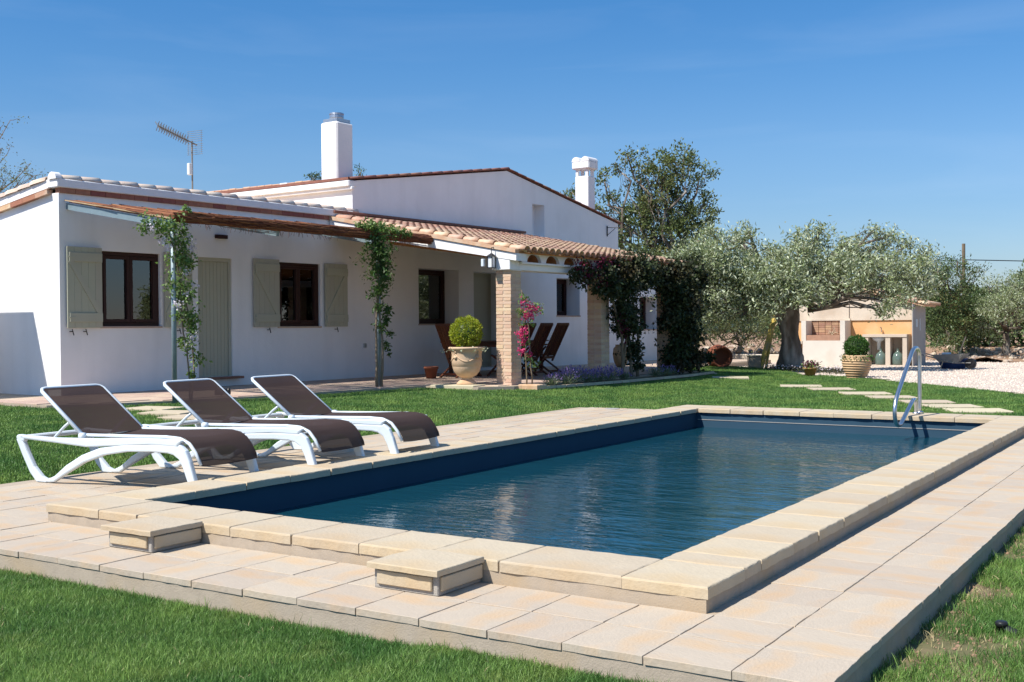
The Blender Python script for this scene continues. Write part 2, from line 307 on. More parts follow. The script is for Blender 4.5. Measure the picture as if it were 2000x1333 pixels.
def mat_grass():
    m = bpy.data.materials.new('grass_blade'); m.use_nodes = True; nt = m.node_tree; N = nt.nodes; L = nt.links
    bs = N['Principled BSDF']; bs.inputs['Roughness'].default_value = .5; bs.inputs['Specular IOR Level'].default_value = .35
    g = N.new('ShaderNodeNewGeometry'); oi = N.new('ShaderNodeObjectInfo')
    n = N.new('ShaderNodeTexNoise'); n.inputs['Scale'].default_value = 1.5; n.inputs['Detail'].default_value = 6; L.new(g.outputs['Position'], n.inputs[0])
    mr = N.new('ShaderNodeMapRange'); mr.inputs[1].default_value = .35; mr.inputs[2].default_value = .68; L.new(n.outputs[0], mr.inputs[0])
    c = N.new('ShaderNodeMix'); c.data_type = 'RGBA'; c.inputs[6].default_value = (.080,.180,.040,1); c.inputs[7].default_value = (.20,.31,.072,1); L.new(mr.outputs[0], c.inputs[0])
    n5 = N.new('ShaderNodeTexNoise'); n5.inputs['Scale'].default_value = 3.4; n5.inputs['Detail'].default_value = 5; L.new(g.outputs['Position'], n5.inputs[0])
    m5 = N.new('ShaderNodeMapRange'); m5.inputs[1].default_value = .56; m5.inputs[2].default_value = .74; m5.inputs[4].default_value = .55; L.new(n5.outputs[0], m5.inputs[0])
    c5 = N.new('ShaderNodeMix'); c5.data_type = 'RGBA'; L.new(m5.outputs[0], c5.inputs[0]); L.new(c.outputs[2], c5.inputs[6]); c5.inputs[7].default_value = (.27,.33,.085,1); c = c5
    r = N.new('ShaderNodeMapRange'); r.inputs[3].default_value = .55; r.inputs[4].default_value = 1.6; L.new(g.outputs['Random Per Island'], r.inputs[0])
    hs = N.new('ShaderNodeHueSaturation'); L.new(c.outputs[2], hs.inputs['Color']); L.new(r.outputs[0], hs.inputs['Value'])
    L.new(hs.outputs[0], bs.inputs['Base Color'])
    tr = N.new('ShaderNodeBsdfTranslucent'); L.new(hs.outputs[0], tr.inputs[0]); mx = N.new('ShaderNodeMixShader'); mx.inputs[0].default_value = .3
    L.new(bs.outputs[0], mx.inputs[1]); L.new(tr.outputs[0], mx.inputs[2]); L.new(mx.outputs[0], N['Material Output'].inputs[0]); return m
M_['grass'] = mat_grass()

# ------------------------------------------------------------------ ground, lawn, gravel
def sstep(x, a, b):
    t = np.clip((x-a)/(b-a), 0, 1); return t*t*(3-2*t)
def lawn_z(x, y):
    back = -.145 + .085*sstep(-x, 6.3, 10.5)
    front = -.255 + 0*x
    w = sstep(y, -.6, .6)*sstep(-x, 6.0, 7.5)
    right = -.235 + .105*sstep(y, 1., 10.5)
    z = np.where(x > -6.3, np.where(y > 9.9, back, np.where(x > -1, right, front)), front*(1-w)+back*w)
    return z
def inpoly(px, py, poly):
    ins = np.zeros(px.shape, bool); n = len(poly)
    for i in range(n):
        x1, y1 = poly[i]; x2, y2 = poly[(i+1) % n]
        c = ((y1 > py) != (y2 > py)) & (px < (x2-x1)*(py-y1)/((y2-y1) if y2 != y1 else 1e-9)+x1)
        ins ^= c
    return ins
PATIO_ST = [(-3,-1.0),(-1.35,-.9),(-1.35,1.75),(-.62,2.22),(.2,2.5),(1.6,2.8),(4.45,3.02),(5.3,3.2),(5.45,4.35),(6.0,4.75),(13.6,4.72),(14.2,3.4),(22,3.0),(22,-.4),(-3,-.4)]
PATIO_ST = [(-1.35,-4.5),(-1.35,1.75),(-.62,2.22),(.2,2.5),(1.6,2.8),(4.45,3.02),(5.3,3.2),(5.45,4.35),(6.0,4.75),(13.6,4.72),(14.0,3.4),(22,3.0),(22,-4.5)]
PATIO = [tuple(HW(s, t, 0)[:2]) for s, t in PATIO_ST]
BED = [tuple(HW(s, t, 0)[:2]) for s, t in ((6.35,4.74),(6.35,5.06),(9,5.22),(12,5.2),(13.8,4.95),(13.6,4.74))]
DX0, DX1, DY0, DY1 = -6.30, .72, -.69, 10.20
CW, CL = 4.46, 9.94
LAWN_EDGE = [(-9.6,24.6),(-8.9,24.4),(-8.0,23.9),(-7.0,22.6),(-5.0,20.85),(-3.0,18.6),(-1.1,16.3),(2,12.8),(6,9)]
LAWN = [(-26,-6),(-26,8)] + [(-14.5,5),(-13,14),(-12,26)] + LAWN_EDGE + [(6,-6)]

tag(MB().add([(-900,-900,-.34),(900,-900,-.34),(900,1500,-.34),(-900,1500,-.34)], [(0,1,2,3)]).build('ground', M_['earth']), kind='structure')
def grid_sheet(name, x0, x1, y0, y1, step, zf, keep, m, thick=False):
    nx, ny = int((x1-x0)/step)+1, int((y1-y0)/step)+1
    X, Y = np.meshgrid(np.linspace(x0, x1, nx), np.linspace(y0, y1, ny)); Z = zf(X, Y)
    v = np.stack([X, Y, Z], -1).reshape(-1, 3)
    cx = (X[:-1, :-1]+X[1:, 1:])/2; cy = (Y[:-1, :-1]+Y[1:, 1:])/2; k = keep(cx, cy)
    i = np.arange(nx*ny).reshape(ny, nx)
    q = np.stack([i[:-1, :-1], i[:-1, 1:], i[1:, 1:], i[1:, :-1]], -1)[k]
    me = bpy.data.meshes.new(name); me.from_pydata(v.tolist(), [], q.tolist()); me.materials.append(m)
    me.polygons.foreach_set('use_smooth', [True]*len(me.polygons))
    o = bpy.data.objects.new(name, me); COL.objects.link(o); return o
deck_in = lambda x, y, g=0: (x > DX0-g) & (x < DX1+g) & (y > DY0-g) & (y < DY1+g)
coping_in = lambda x, y, g=0: (x > -CW-g) & (x < g) & (y > -g) & (y < CL+g)
lawn_keep = lambda x, y: inpoly(x, y, LAWN) & ~deck_in(x, y, -.08)
soil = grid_sheet('lawn', -20, 6, -6, 25, .1, lawn_z, lawn_keep, M_['soil']); tag(soil, kind='structure')
gz = lambda x, y: -.118 + .02*np.sin(x*1.3+y)*np.sin(y*.9-x*.4)
gr = grid_sheet('gravel_yard', -14, 14, 9, 34, .25, gz, lambda x, y: ~inpoly(x, y, LAWN[:]) & (y > 8) & ~inpoly(x, y, PATIO), M_['gravel']); tag(gr, kind='structure')
fz = lambda x, y: -.10 + .30*sstep(y, 33.2, 36) + .10*np.sin(x*1.7)*np.sin(y*1.1) + .05*np.sin(x*4.1+y*3.3) + .25*sstep(y, 36, 60)
fd = grid_sheet('field', -40, 30, 32.6, 80, .5, fz, lambda x, y: y > 0, M_['earth']); tag(fd, kind='structure')

def scatter(name, surf, insts, density, smin, smax, seed=0, attr=None, tilt=.25, align=False):
    me = surf if isinstance(surf, bpy.types.Mesh) else surf.data
    o = bpy.data.objects.new(name, me.copy()); COL.objects.link(o); o['kind'] = 'stuff'
    ng = bpy.data.node_groups.new(name, 'GeometryNodeTree')
    ng.interface.new_socket('Geometry', in_out='INPUT', socket_type='NodeSocketGeometry'); ng.interface.new_socket('Geometry', in_out='OUTPUT', socket_type='NodeSocketGeometry')
    N, L = ng.nodes, ng.links; gi = N.new('NodeGroupInput'); go = N.new('NodeGroupOutput')
    dp = N.new('GeometryNodeDistributePointsOnFaces'); dp.inputs['Density'].default_value = density; dp.inputs['Seed'].default_value = seed
    L.new(gi.outputs[0], dp.inputs['Mesh'])
    if attr:
        na = N.new('GeometryNodeInputNamedAttribute'); na.data_type = 'FLOAT'; na.inputs['Name'].default_value = attr
        mm = N.new('ShaderNodeMath'); mm.operation = 'MULTIPLY'; mm.inputs[1].default_value = density
        L.new(na.outputs['Attribute'], mm.inputs[0]); L.new(mm.outputs[0], dp.inputs['Density'])
    ip = N.new('GeometryNodeInstanceOnPoints'); L.new(dp.outputs['Points'], ip.inputs['Points'])
    jg = N.new('GeometryNodeJoinGeometry')
    for io in reversed(insts):
        ob = N.new('GeometryNodeObjectInfo'); ob.inputs['Object'].default_value = io; ob.inputs['As Instance'].default_value = True; L.new(ob.outputs['Geometry'], jg.inputs[0])
    L.new(jg.outputs[0], ip.inputs['Instance']); ip.inputs['Pick Instance'].default_value = True
    rr = N.new('FunctionNodeRandomValue'); rr.data_type = 'FLOAT_VECTOR'; rr.inputs[0].default_value = (-tilt, -tilt, 0); rr.inputs[1].default_value = (tilt, tilt, 2*PI); rr.inputs['Seed'].default_value = seed+1
    L.new(rr.outputs[0], ip.inputs['Rotation'])
    rs = N.new('FunctionNodeRandomValue'); rs.data_type = 'FLOAT'; rs.inputs[2].default_value = smin; rs.inputs[3].default_value = smax; rs.inputs['Seed'].default_value = seed+2
    L.new(rs.outputs[1], ip.inputs['Scale']); L.new(ip.outputs[0], go.inputs[0])
    md = o.modifiers.new('scatter', 'NODES'); md.node_group = ng; return o
def hidden_obj(name, me, m):
    if len(me.materials) == 0: me.materials.append(m)
    return bpy.data.objects.new(name, me)
def tuft(seed, nb, rad, h, w):
    r = random.Random(seed); b = MB()
    for _ in range(nb):
        a = r.uniform(0, 2*PI); d = rad*math.sqrt(r.random()); x, y = d*math.cos(a), d*math.sin(a)
        hh = h*r.uniform(.55, 1.1); lean = r.uniform(.1, .75)*hh; la = r.uniform(0, 2*PI); wa = r.uniform(0, PI)
        wx, wy = math.cos(wa)*w/2, math.sin(wa)*w/2; lx, ly = math.cos(la)*lean, math.sin(la)*lean
        b.add([(x-wx,y-wy,0),(x+wx,y+wy,0),(x+wx*.8+lx*.35,y+wy*.8+ly*.35,hh*.6),(x-wx*.8+lx*.35,y-wy*.8+ly*.35,hh*.6),(x+lx,y+ly,hh)], [(0,1,2,3),(3,2,4)])
    return b.mesh('tuft')
near_t = [hidden_obj('tuft', tuft(i, 58, .06, .040, .0025), M_['grass']) for i in range(4)]
far_t = [hidden_obj('tuft', tuft(20+i, 34, .10, .042, .0075), M_['grass']) for i in range(4)]
def add_attr(o, name, fn):
    n = len(o.data.vertices); co = np.empty(n*3); o.data.vertices.foreach_get('co', co); co = co.reshape(-1, 3)
    a = o.data.attributes.new(name, 'FLOAT', 'POINT'); a.data.foreach_set('value', fn(co[:, 0], co[:, 1]).astype(float))
def vnoise(x, y, s, seed=0):
    v = 0
    for k, (fx, fy, ph) in enumerate(((1.0,.7,0.3),(-.6,1.1,1.7),(1.7,-1.3,2.9),(2.3,1.9,.8),(-2.9,2.2,4.1))):
        v = v + np.sin((x*fx+y*fy)*s+ph+seed*1.3)/(1+.4*k)
    return v
def bare(x, y):
    # worn strip of soil along the right border of the deck
    d = np.ones_like(x)
    edge = (x > .5) & (y > -1.5) & (y < 9)
    w = np.clip((x-.72-.05-.12*vnoise(x, y, 5.0))/.55, 0.03, 1)
    spot = np.clip(1.2+vnoise(x, y, 4.2, 2)*.9, .05, 1)
    spot2 = np.clip(((x-1.05)**2/.12+(y-.05)**2/.35), .06, 1)
    return np.where(edge, np.clip(w*spot, 0, 1)*spot2, d)
nl = grid_sheet('tmp', -8.5, 4, -4.3, 9.9, .1, lambda x, y: lawn_z(x, y)-.004, lambda x, y: inpoly(x, y, LAWN) & ~deck_in(x, y, .015) & ((y < -.6) | (x > .7)), M_['soil'])
add_attr(nl, 'dens', bare)
o = scatter('near_lawn_grass', nl, near_t, 2300, .8, 1.3, 1, 'dens')
tag(o, 'short green lawn grass growing in front of and beside the pool deck', 'grass', kind='stuff')
tall_t = [hidden_obj('tuft', tuft(60+i, 9, .03, .075, .0034), M_['grass']) for i in range(3)]
o = scatter('long_grass', nl, tall_t, 110, .6, 1.25, 41, 'dens', .3); tag(o, 'longer stray grass tufts standing out of the near lawn', 'grass', kind='stuff')
dry = mat('dry_blade', (.36,.30,.16), .8, .1, 5, isl=.3); dry_t = [hidden_obj('tuft', tuft(80+i, 7, .05, .03, .0035), dry) for i in range(2)]
o = scatter('dry_grass', nl, dry_t, 160, .7, 1.3, 43, None, .6); tag(o, 'dry straw coloured blades scattered through the near lawn', 'grass', kind='stuff')
COL.objects.unlink(nl)
bl = grid_sheet('tmp', -18, 6, -1.5, 25, .1, lambda x, y: lawn_z(x, y)-.004, lambda x, y: inpoly(x, y, LAWN) & ~deck_in(x, y, .02) & ~inpoly(x, y, PATIO) & ~inpoly(x, y, BED) & (((x < -6.3) & (y > -.6)) | (y > 9.9)), M_['soil'])
STEP = [(-8.84,20.66,.55,.5,.6),(-7.62,19.55,.62,.5,.4),(-6.3,18.33,.62,.5,.5),(-5.2,17.1,.6,.5,.35),(-4.38,16.35,.6,.5,.5),(-3.48,15.3,.62,.5,.45),(-2.83,14.48,.55,.45,.5),(-2.08,13.6,.55,.45,.45),(-1.56,12.8,.55,.45,.5),(-1.08,12.1,.6,.5,.45),
        (-10.95,6.25,.55,.42,.2),(-10.15,5.85,.5,.42,.3),(-9.4,5.55,.5,.42,.1)]
def step_mask(x, y):
    d = np.ones_like(x)
    for (a, b, w, h, r) in STEP: d = np.where(((x-a)**2+(y-b)**2) < (.44)**2, 0.0, d)
    return d
add_attr(bl, 'dens', step_mask)
o = scatter('back_lawn_grass', bl, far_t, 480, .75, 1.15, 5, 'dens')
tag(o, 'clipped green lawn between the pool deck and the white house', 'grass', kind='stuff'); COL.objects.unlink(bl)
def pebble(seed):
    r = random.Random(seed); b = MB(); 
    prof = [(.002,-.5),(.75,-.45),(1,-.05),(.8,.35),(.3,.52)]
    b.lathe([(a*.5, z*.6) for a, z in prof], 6); b.v = [(x*r.uniform(.8,1.2), y*r.uniform(.8,1.2), z*r.uniform(.8,1.2)) for x, y, z in b.v]
    return b.mesh('pebble', True)
peb = [hidden_obj('pebble', pebble(i), M_['pebble']) for i in range(3)]
rck = [hidden_obj('rock', pebble(i+7), M_['rock']) for i in range(3)]
o = scatter('gravel', gr, peb, 90, .02, .06, 9); tag(o, 'pale gravel chips covering the yard', 'gravel', kind='stuff')
bank = grid_sheet('tmp', -16, 3, 31.8, 37, .25, lambda x, y: fz(x, y)-.0, lambda x, y: (y > 32.6), M_['earth'])
o = scatter('rubble', bank, rck, 9, .06, .28, 13, tilt=.8); tag(o, 'pale rubble and clods on the earth bank behind the yard', 'rubble', kind='stuff'); COL.objects.unlink(bank)
# small clods on the bare strip
cl = grid_sheet('tmp', .74, 1.7, -1.0, 5, .1, lambda x, y: lawn_z(x, y), lambda x, y: (x > 0), M_['soil'])
o = scatter('clods', cl, [hidden_obj('clod', pebble(31), M_['earth'])], 260, .008, .03, 17); tag(o, 'crumbs of dry brown earth on the bare strip beside the deck', 'soil', kind='stuff'); COL.objects.unlink(cl)

# ------------------------------------------------------------------ stones
def slab_mesh(lx, ly, h, ch, jit, seed, n=4):
    """A hand-cut stone slab, top at z=0: outline points wander a little, arris rounded."""
    r = random.Random(seed); ring = []
    def side(ax, ay, bx, by):
        for i in range(n):
            t = i/n; ring.append([ax+(bx-ax)*t + r.uniform(-jit, jit), ay+(by-ay)*t + r.uniform(-jit, jit)])
    X, Y = lx/2, ly/2
    side(-X,-Y,X,-Y); side(X,-Y,X,Y); side(X,Y,-X,Y); side(-X,Y,-X,-Y)
    k = len(ring); b = MB(); vs = []
    for (x, y) in ring: vs.append((x, y, -h))
    for (x, y) in ring: vs.append((x, y, -ch*r.uniform(.8, 1.3)))
    for (x, y) in ring:
        l = math.hypot(x, y); vs.append((x-ch*.35*(1 if x > 0 else -1 if x < 0 else 0)*(abs(x) > X*.8), y-ch*.35*(1 if y > 0 else -1)*(abs(y) > Y*.8), -ch*.3))
    for (x, y) in ring: vs.append((x-ch*(1 if x > 0 else -1)*(abs(x) > X*.8), y-ch*(1 if y > 0 else -1)*(abs(y) > Y*.8), r.uniform(-.0008, .0008)))
    fs = []
    for lv in range(3):
        for i in range(k):
            j = (i+1) % k; fs.append((lv*k+i, lv*k+j, lv*k+k+j, lv*k+k+i))
    fs.append(tuple(3*k+i for i in range(k)))
    return b.add(vs, fs).mesh('slab')

# deck: bed of mortar with the coping's rectangle left open for the pool
deck = MB()
for (a, b, c, d) in ((DX0+.008, -CW+.05, DY0+.008, DY1-.008), (-.05, DX1-.008, DY0+.008, DY1-.008), (-CW+.05, -.05, DY0+.008, .05), (-CW+.05, -.05, CL-.05, DY1-.012)):
    deck.box(a, b, c, d, -.45, -.1138)
deck = deck.build('pool_deck', M_['mortar']); tag(deck, kind='structure')
TS = .342
dm = [slab_mesh(TS-.006, TS-.006, .03, .0018, .0022, i, 6) for i in range(12)]
for m in dm: m.materials.append(M_['deck'])
xs = np.arange(.72-TS/2, DX0-.1, -TS); ys = np.arange(DY0+TS/2, DY1, TS)
for i, x in enumerate(xs):
    for j, y in enumerate(ys):
        if -CW+.06 < x < -.06 and .05 < y < CL-.05: continue
        if x < DX0+.1: continue
        t = link('tile', random.choice(dm), None, deck, (x, y, -.11+random.uniform(-.0015, .0015)), random.choice((0, PI/2, PI, -PI/2))+random.uniform(-.006, .006))
# pool shell
WZ = -.245
IX0, IX1, IY0, IY1 = -CW+.38, -.38, .40, CL-.55
pool = MB()
pool.add([(IX0,IY0,-.04),(IX1,IY0,-.04),(IX1,IY1,-.04),(IX0,IY1,-.04),(IX0,IY0,-1.7),(IX1,IY0,-1.7),(IX1,IY1,-1.7),(IX0,IY1,-1.7)], [(0,4,5,1),(1,5,6,2),(2,6,7,3),(3,7,4,0),(4,7,6,5)])
pool = pool.build('swimming_pool', M_['liner']); tag(pool, kind='structure')
MB().box(IX0+.02, IX1-.02, IY1-.006, IY1-.001, -.150, -.142).build('waterline_mark', M_['shed_grey'], pool)
wm = MB().add([(IX0,IY0,WZ),(IX1,IY0,WZ),(IX1,IY1,WZ),(IX0,IY1,WZ)], [(0,1,2,3)]).build('pool_water', M_['water']); tag(wm, kind='structure')
# coping: riser of mortar, then stones
cop = MB()
ri = .007
for (a, b, c, d) in ((-CW+ri, IX0-.002, ri, CL-ri), (IX1+.002, -ri, ri, CL-ri), (IX0-.002, IX1+.002, ri, IY0-.002), (IX0-.002, IX1+.002, IY1+.002, CL-ri)):
    cop.box(a, b, c, d, -.40, -.052); cop.box(a+.012, b-.012, c+.012, d-.012, -.0515, -.0045)
cop = cop.build('pool_coping', M_['mortar']); tag(cop, kind='structure')
cid = [100]
def coping_run(x0, x1, y0, y1, along, lens):
    p = x0 if along == 'x' else y0; end = x1 if along == 'x' else y1; i = 0
    while p < end-.02:
        l = lens[i % len(lens)]*(1 if i < len(lens) else random.uniform(.9, 1.1)); i += 1
        if end-(p+l) < .2: l = end-p
        q = p+l; cid[0] += 1
        if along == 'x': cx, cy, lx, ly = (p+q)/2, (y0+y1)/2, l-.008, y1-y0
        else: cx, cy, lx, ly = (x0+x1)/2, (p+q)/2, x1-x0, l-.008
        me = slab_mesh(lx, ly, .052, .008, .0045, cid[0], 7); me.materials.append(M_['coping'])
        link('coping_stone', me, None, cop, (cx+random.uniform(-.002,.002), cy+random.uniform(-.002,.002), random.uniform(-.002, .001)))
        p = q
OV = .03
# front run, left to right; corner stones included at both ends
coping_run(-CW, -IX1*0-.40, -.0, IY0+OV-.004, 'x', [.512,.351,.43,.34,.463,.469,.43,.425,.451,.178])
coping_run(IX1-OV, 0, 0, CL, 'y', [.43,.222,.446,.414,.456,.52,.451,.445,.45,.47])
coping_run(-CW, IX0+OV, IY0+OV, CL, 'y', [.42,.47,.45,.44,.5,.43])
coping_run(IX0+OV+.004, IX1-OV-.004, IY1-OV, CL, 'x', [.45,.44,.47,.43,.46])

# skimmer boxes at the front
def skimmer(x0, x1, label):
    w = x1-x0; t = thing('skimmer_box', label, 'skimmer box', ((x0+x1)/2, -.19, -.11), 0, 'stone boxes against the front coping')
    MB().cbox(-w/2+.022, w/2-.022, -.155, .188, 0, .094, .004).build('mortar_core', M_['mortar_g'], t)
    MB().cbox(-w/2+.045, w/2-.05, -.168, -.154, .022, .088, .004).build('side_slab', M_['coping'], t)
    MB().cbox(w/2-.023, w/2-.008, -.14, .184, .022, .088, .004).build('side_slab', M_['coping'], t)
    me = slab_mesh(w, .375, .028, .005, .004, int(w*1000), 6); me.materials.append(M_['coping']); link('lid', me, None, t, (0, 0, .124))
skimmer(-3.43, -3.03, 'low sandstone skimmer box against the front coping, near the left pool corner')
skimmer(-1.53, -1.12, 'low sandstone skimmer box with a chipped lid, at the middle of the front coping')
t = MB().lathe([(.11,0),(.11,.006),(.1,.008)], 20).build('drain_lid', M_['shed_grey'], None, False, (-5.67, 10.05, -.109)); tag(t, 'round grey drain lid set in the far end of the left deck', 'drain lid')

# stepping stones
for i, (x, y, w, h, r) in enumerate(STEP):
    w, h = w*1.3, h*1.3
    me = slab_mesh(w, h, .05, .006, .008, 300+i, 4)
    o = link('stepping_stone', me, M_['stepstone'], None, (x, y, float(lawn_z(np.array(x), np.array(y)))+.045), r)
    where = ['at the far end beside the ivy-covered pillar'] if 0 else None
    if i < 10:
        ords = ['farthest', 'second farthest', 'third farthest', 'fourth farthest', 'fifth farthest', 'fifth nearest', 'fourth nearest', 'third nearest', 'second nearest', 'nearest']
        tag(o, f'flat pale stepping stone, {ords[i]} in the row leading past the ladder', 'stepping stone', 'stepping stones across the lawn')
    else:
        tag(o, ['pale stepping stone just off the patio edge, behind the first lounger', 'pale stepping stone behind the gap between first and second loungers', 'pale stepping stone behind the second lounger seat'][i-10], 'stepping stone', 'stepping stones by the loungers')

# ------------------------------------------------------------------ patio
pt = MB(); n = len(PATIO); pt.prism([(p[0], p[1]) for p in PATIO], 2, -.3, .008); pt = pt.build('patio', M_['mortar']); tag(pt, kind='structure')
pm = [slab_mesh(.292, .292, .02, .003, .0015, 500+i, 1) for i in range(4)]
for m in pm: m.materials.append(M_['patio'])
PST = np.array(PATIO_ST); cells = []
for i in range(85):
    for j in range(20):
        s, t_ = -1.35+.15+i*.3, -.15+ .3*j-.0
        if not inpoly(np.array([s]), np.array([t_]), [tuple(q) for q in PATIO_ST])[0] or t_ < .1: continue
        cs = [(s+a, t_+b) for a in (-.145, .145) for b in (-.145, .145)]
        if not all(inpoly(np.array([a]), np.array([b]), [tuple(q) for q in PATIO_ST])[0] for a, b in cs): continue
        cells.append((((s+10.57)**2+(t_-16.5)**2), s, t_))
cells.sort(); rest = MB()
for k, (_, s, t_) in enumerate(cells):
    p = HW(s, t_, .02)
    if k < 300: link('tile', random.choice(pm), None, pt, p, -HA)
    else:
        b = HE*.146; c = HN*.146; rest.add([p-b-c, p-b+c, p+b+c, p+b-c], [(0,1,2,3)])
rest = rest.build('tile_rest', M_['patio'], pt); rest['kind'] = 'stuff'

# ------------------------------------------------------------------ house (local x = out from the front, y = along the front)
house = thing('farmhouse', 'long low white farmhouse with tiled porch, two chimneys and sage shutters beyond the lawn', 'house', HO, -HA)
def wall_holes(y0, y1, z0, z1, holes, xf, xb):
    ys = sorted(set([y0, y1]+[h[0] for h in holes]+[h[1] for h in holes])); zs = sorted(set([z0, z1]+[h[2] for h in holes]+[h[3] for h in holes]))
    solid = {}
    for i in range(len(ys)-1):
        for j in range(len(zs)-1):
            cy, cz = (ys[i]+ys[i+1])/2, (zs[j]+zs[j+1])/2
            solid[i, j] = not any(h[0] < cy < h[1] and h[2] < cz < h[3] for h in holes)
    b = MB()
    for (i, j), sol in solid.items():
        if not sol: continue
        a, c, d, e = ys[i], ys[i+1], zs[j], zs[j+1]
        b.add([(xf,a,d),(xf,c,d),(xf,c,e),(xf,a,e)], [(0,1,2,3)]); b.add([(xb,a,d),(xb,a,e),(xb,c,e),(xb,c,d)], [(0,1,2,3)])
        if not solid.get((i-1, j), False): b.add([(xf,a,d),(xf,a,e),(xb,a,e),(xb,a,d)], [(0,1,2,3)])
        if not solid.get((i+1, j), False): b.add([(xf,c,d),(xb,c,d),(xb,c,e),(xf,c,e)], [(0,1,2,3)])
        if not solid.get((i, j-1), False): b.add([(xf,a,d),(xb,a,d),(xb,c,d),(xf,c,d)], [(0,1,2,3)])
        if not solid.get((i, j+1), False): b.add([(xf,a,e),(xf,c,e),(xb,c,e),(xb,a,e)], [(0,1,2,3)])
    return b
H_W1 = (.76, 1.95, 1.14, 2.41); H_D1 = (2.77, 3.56, .2, 2.40); H_W2 = (4.71, 5.86, 1.12, 2.39)
H_W3 = (8.96, 10.43, 1.16, 2.43); H_D2 = (11.01, 12.3, .08, 2.42); H_W4 = (14.66, 15.82, 1.37, 2.38); H_W5 = (19.2, 20.37, .97, 1.95)
wall_holes(0, 6.83, -.2, 3.31, [H_W1, H_D1, H_W2], 0, -.5).build('front_wall', M_['plaster'], house)
wall_holes(6.83, 17.95, -.2, 3.0, [H_W3, H_D2, H_W4], 0, -.5).build('front_wall', M_['plaster'], house)
wall_holes(17.95, 21.6, -.2, 2.75, [H_W5], 0, -.5).build('front_wall', M_['plaster'], house)
# gable above
g = MB(); AP = (12.42, 5.0)
zt = lambda s: 4.19+(s-6.83)*(5.0-4.19)/(12.42-6.83) if s < 12.42 else 5.0-(s-12.42)*(5.0-4.05)/(17.95-12.42)
g.prism([(6.83,3.0),(13.54,3.0),(13.54,zt(13.54)),AP,(6.83,4.19)], 0, -.35, 0)
g.prism([(14.10,3.0),(17.95,3.0),(17.95,4.05),(14.10,zt(14.10))], 0, -.35, 0)
g.prism([(13.54,3.0),(14.10,3.0),(14.10,3.38),(13.54,3.38)], 0, -.35, 0)
g.prism([(13.54,4.27),(14.10,4.27),(14.10,zt(14.1)),(13.54,zt(13.54))], 0, -.35, 0)
g.box(-.345, -.30, 13.54, 14.10, 3.38, 4.27)
g.build('gable_wall', M_['plaster'], house)
# side walls
w = MB(); w.prism([(-.5,-.2),(-.5,3.28),(-6,2.5),(-6,-.2)], 1, 0, .35); w.build('side_wall', M_['plaster'], house)
w = MB(); w.box(-8, -.35, 6.83, 7.15, 2.4, 4.06); w.build('side_wall', M_['plaster'], house)
w = MB(); w.box(-8, -.35, 17.6, 17.95, -.2, 4.02); w.build('side_wall', M_['plaster'], house)
w = MB(); w.box(-6, -5.7, .35, 6.8, -.2, 2.5); w.box(-8, -7.7, 7.15, 17.6, -.2, 4.05); w.build('back_wall', M_['plaster'], house)
w = MB(); w.cbox(-8, .07, 6.745, 6.83, 4.0, 4.06, .01); w.cbox(-8, .02, 6.70, 6.95, 4.06, 4.20, .02); w.build('eave_moulding', M_['plaster'], house)
# wing cornice
MB().cbox(-.2, .06, -.06, 6.80, 3.395, 3.535, .012).build('cornice', M_['plaster'], house)
MB().prism([(-.2,3.395),(-.2,3.535),(-6,2.72),(-6,2.58)], 1, -.06, .1).build('cornice', M_['plaster'], house)
bb = [slab_mesh(.02, .28, .07, .002, .001, 700+i, 1) for i in range(2)]
nb = 24
for i in range(nb):
    y = (i+.5)*6.8/nb; MB().cbox(-.1, .032, -3.4/nb+.003, 3.4/nb-.003, 0, .083, .003).build('brick', M_['brickband'], house, False, (0, y, 3.311))
def rake_z(x): return 3.535+.1405*(x+.2)
for i in range(16):
    x = -.2-i*.36; b = MB()
    b.beam((0,0,0), (-.355,0,-.355*.1405), .10, .075); b.build('brick', M_['brickband'] if i % 3 else M_['tile'], house, False, (x, -.03, rake_z(x)-.20))
# roofs (planes that carry tiles)
rf = MB(); rf.prism([(-.2,3.40),(-.2,3.50),(-6.2,2.66),(-6.2,2.56)], 1, .1, 6.7); rf = rf.build('roof', M_['tile'], house)
rm = MB(); rm.prism([(6.7,4.202),(12.42,5.03),(12.42,5.085),(6.7,4.26)], 0, -8.2, .0); rm.prism([(12.42,5.03),(18.1,4.055),(18.1,4.11),(12.42,5.085)], 0, -8.2, .0)
rm = rm.build('roof', M_['tile_dark'], house)
def cover_mesh(L=.44, ra=.098, rb=.078, th=.013, seed=0, n=7):
    """barrel tile along +x (wide end at +x), sitting on z=0"""
    b = MB(); o = []
    r = random.Random(seed)
    for (x, rr) in ((0, rb), (L*.5, (ra+rb)/2+.001), (L, ra)):
        for rad in (rr, rr-th):
            for j in range(n+1):
                a = PI*j/n; o.append((x, rad*math.cos(a), rad*math.sin(a)*.92))
    k = n+1; f = []
    for s_ in (0, 1):
        for lay in (0, 1):
            for j in range(n):
                a = (s_*2+lay)*k+j; c = ((s_+1)*2+lay)*k+j
                f.append((a, c, c+1, a+1) if lay == 0 else (a, a+1, c+1, c))
    for s_ in (0, 2):
        for j in range(n):
            a = s_*2*k+j; f.append((a, a+1, a+k+1, a+k) if s_ == 0 else (a, a+k, a+k+1, a+1))
    for s_ in (0, 1):
        for j in (0, n):
            a = s_*2*k+j; c = (s_+1)*2*k+j; f.append((a, c, c+k, a+k))
    me = b.add(o, f).mesh('roof_tile', True); return me
cov = [cover_mesh(seed=i) for i in range(2)]
for m in cov: m.materials.append(M_['tile'])
covp = cover_mesh(.42, .105, .088); covp.materials.append(M_['tile_pale'])
covd = cover_mesh(.42, .06, .05, .012); covd.materials.append(M_['tile_dark'])
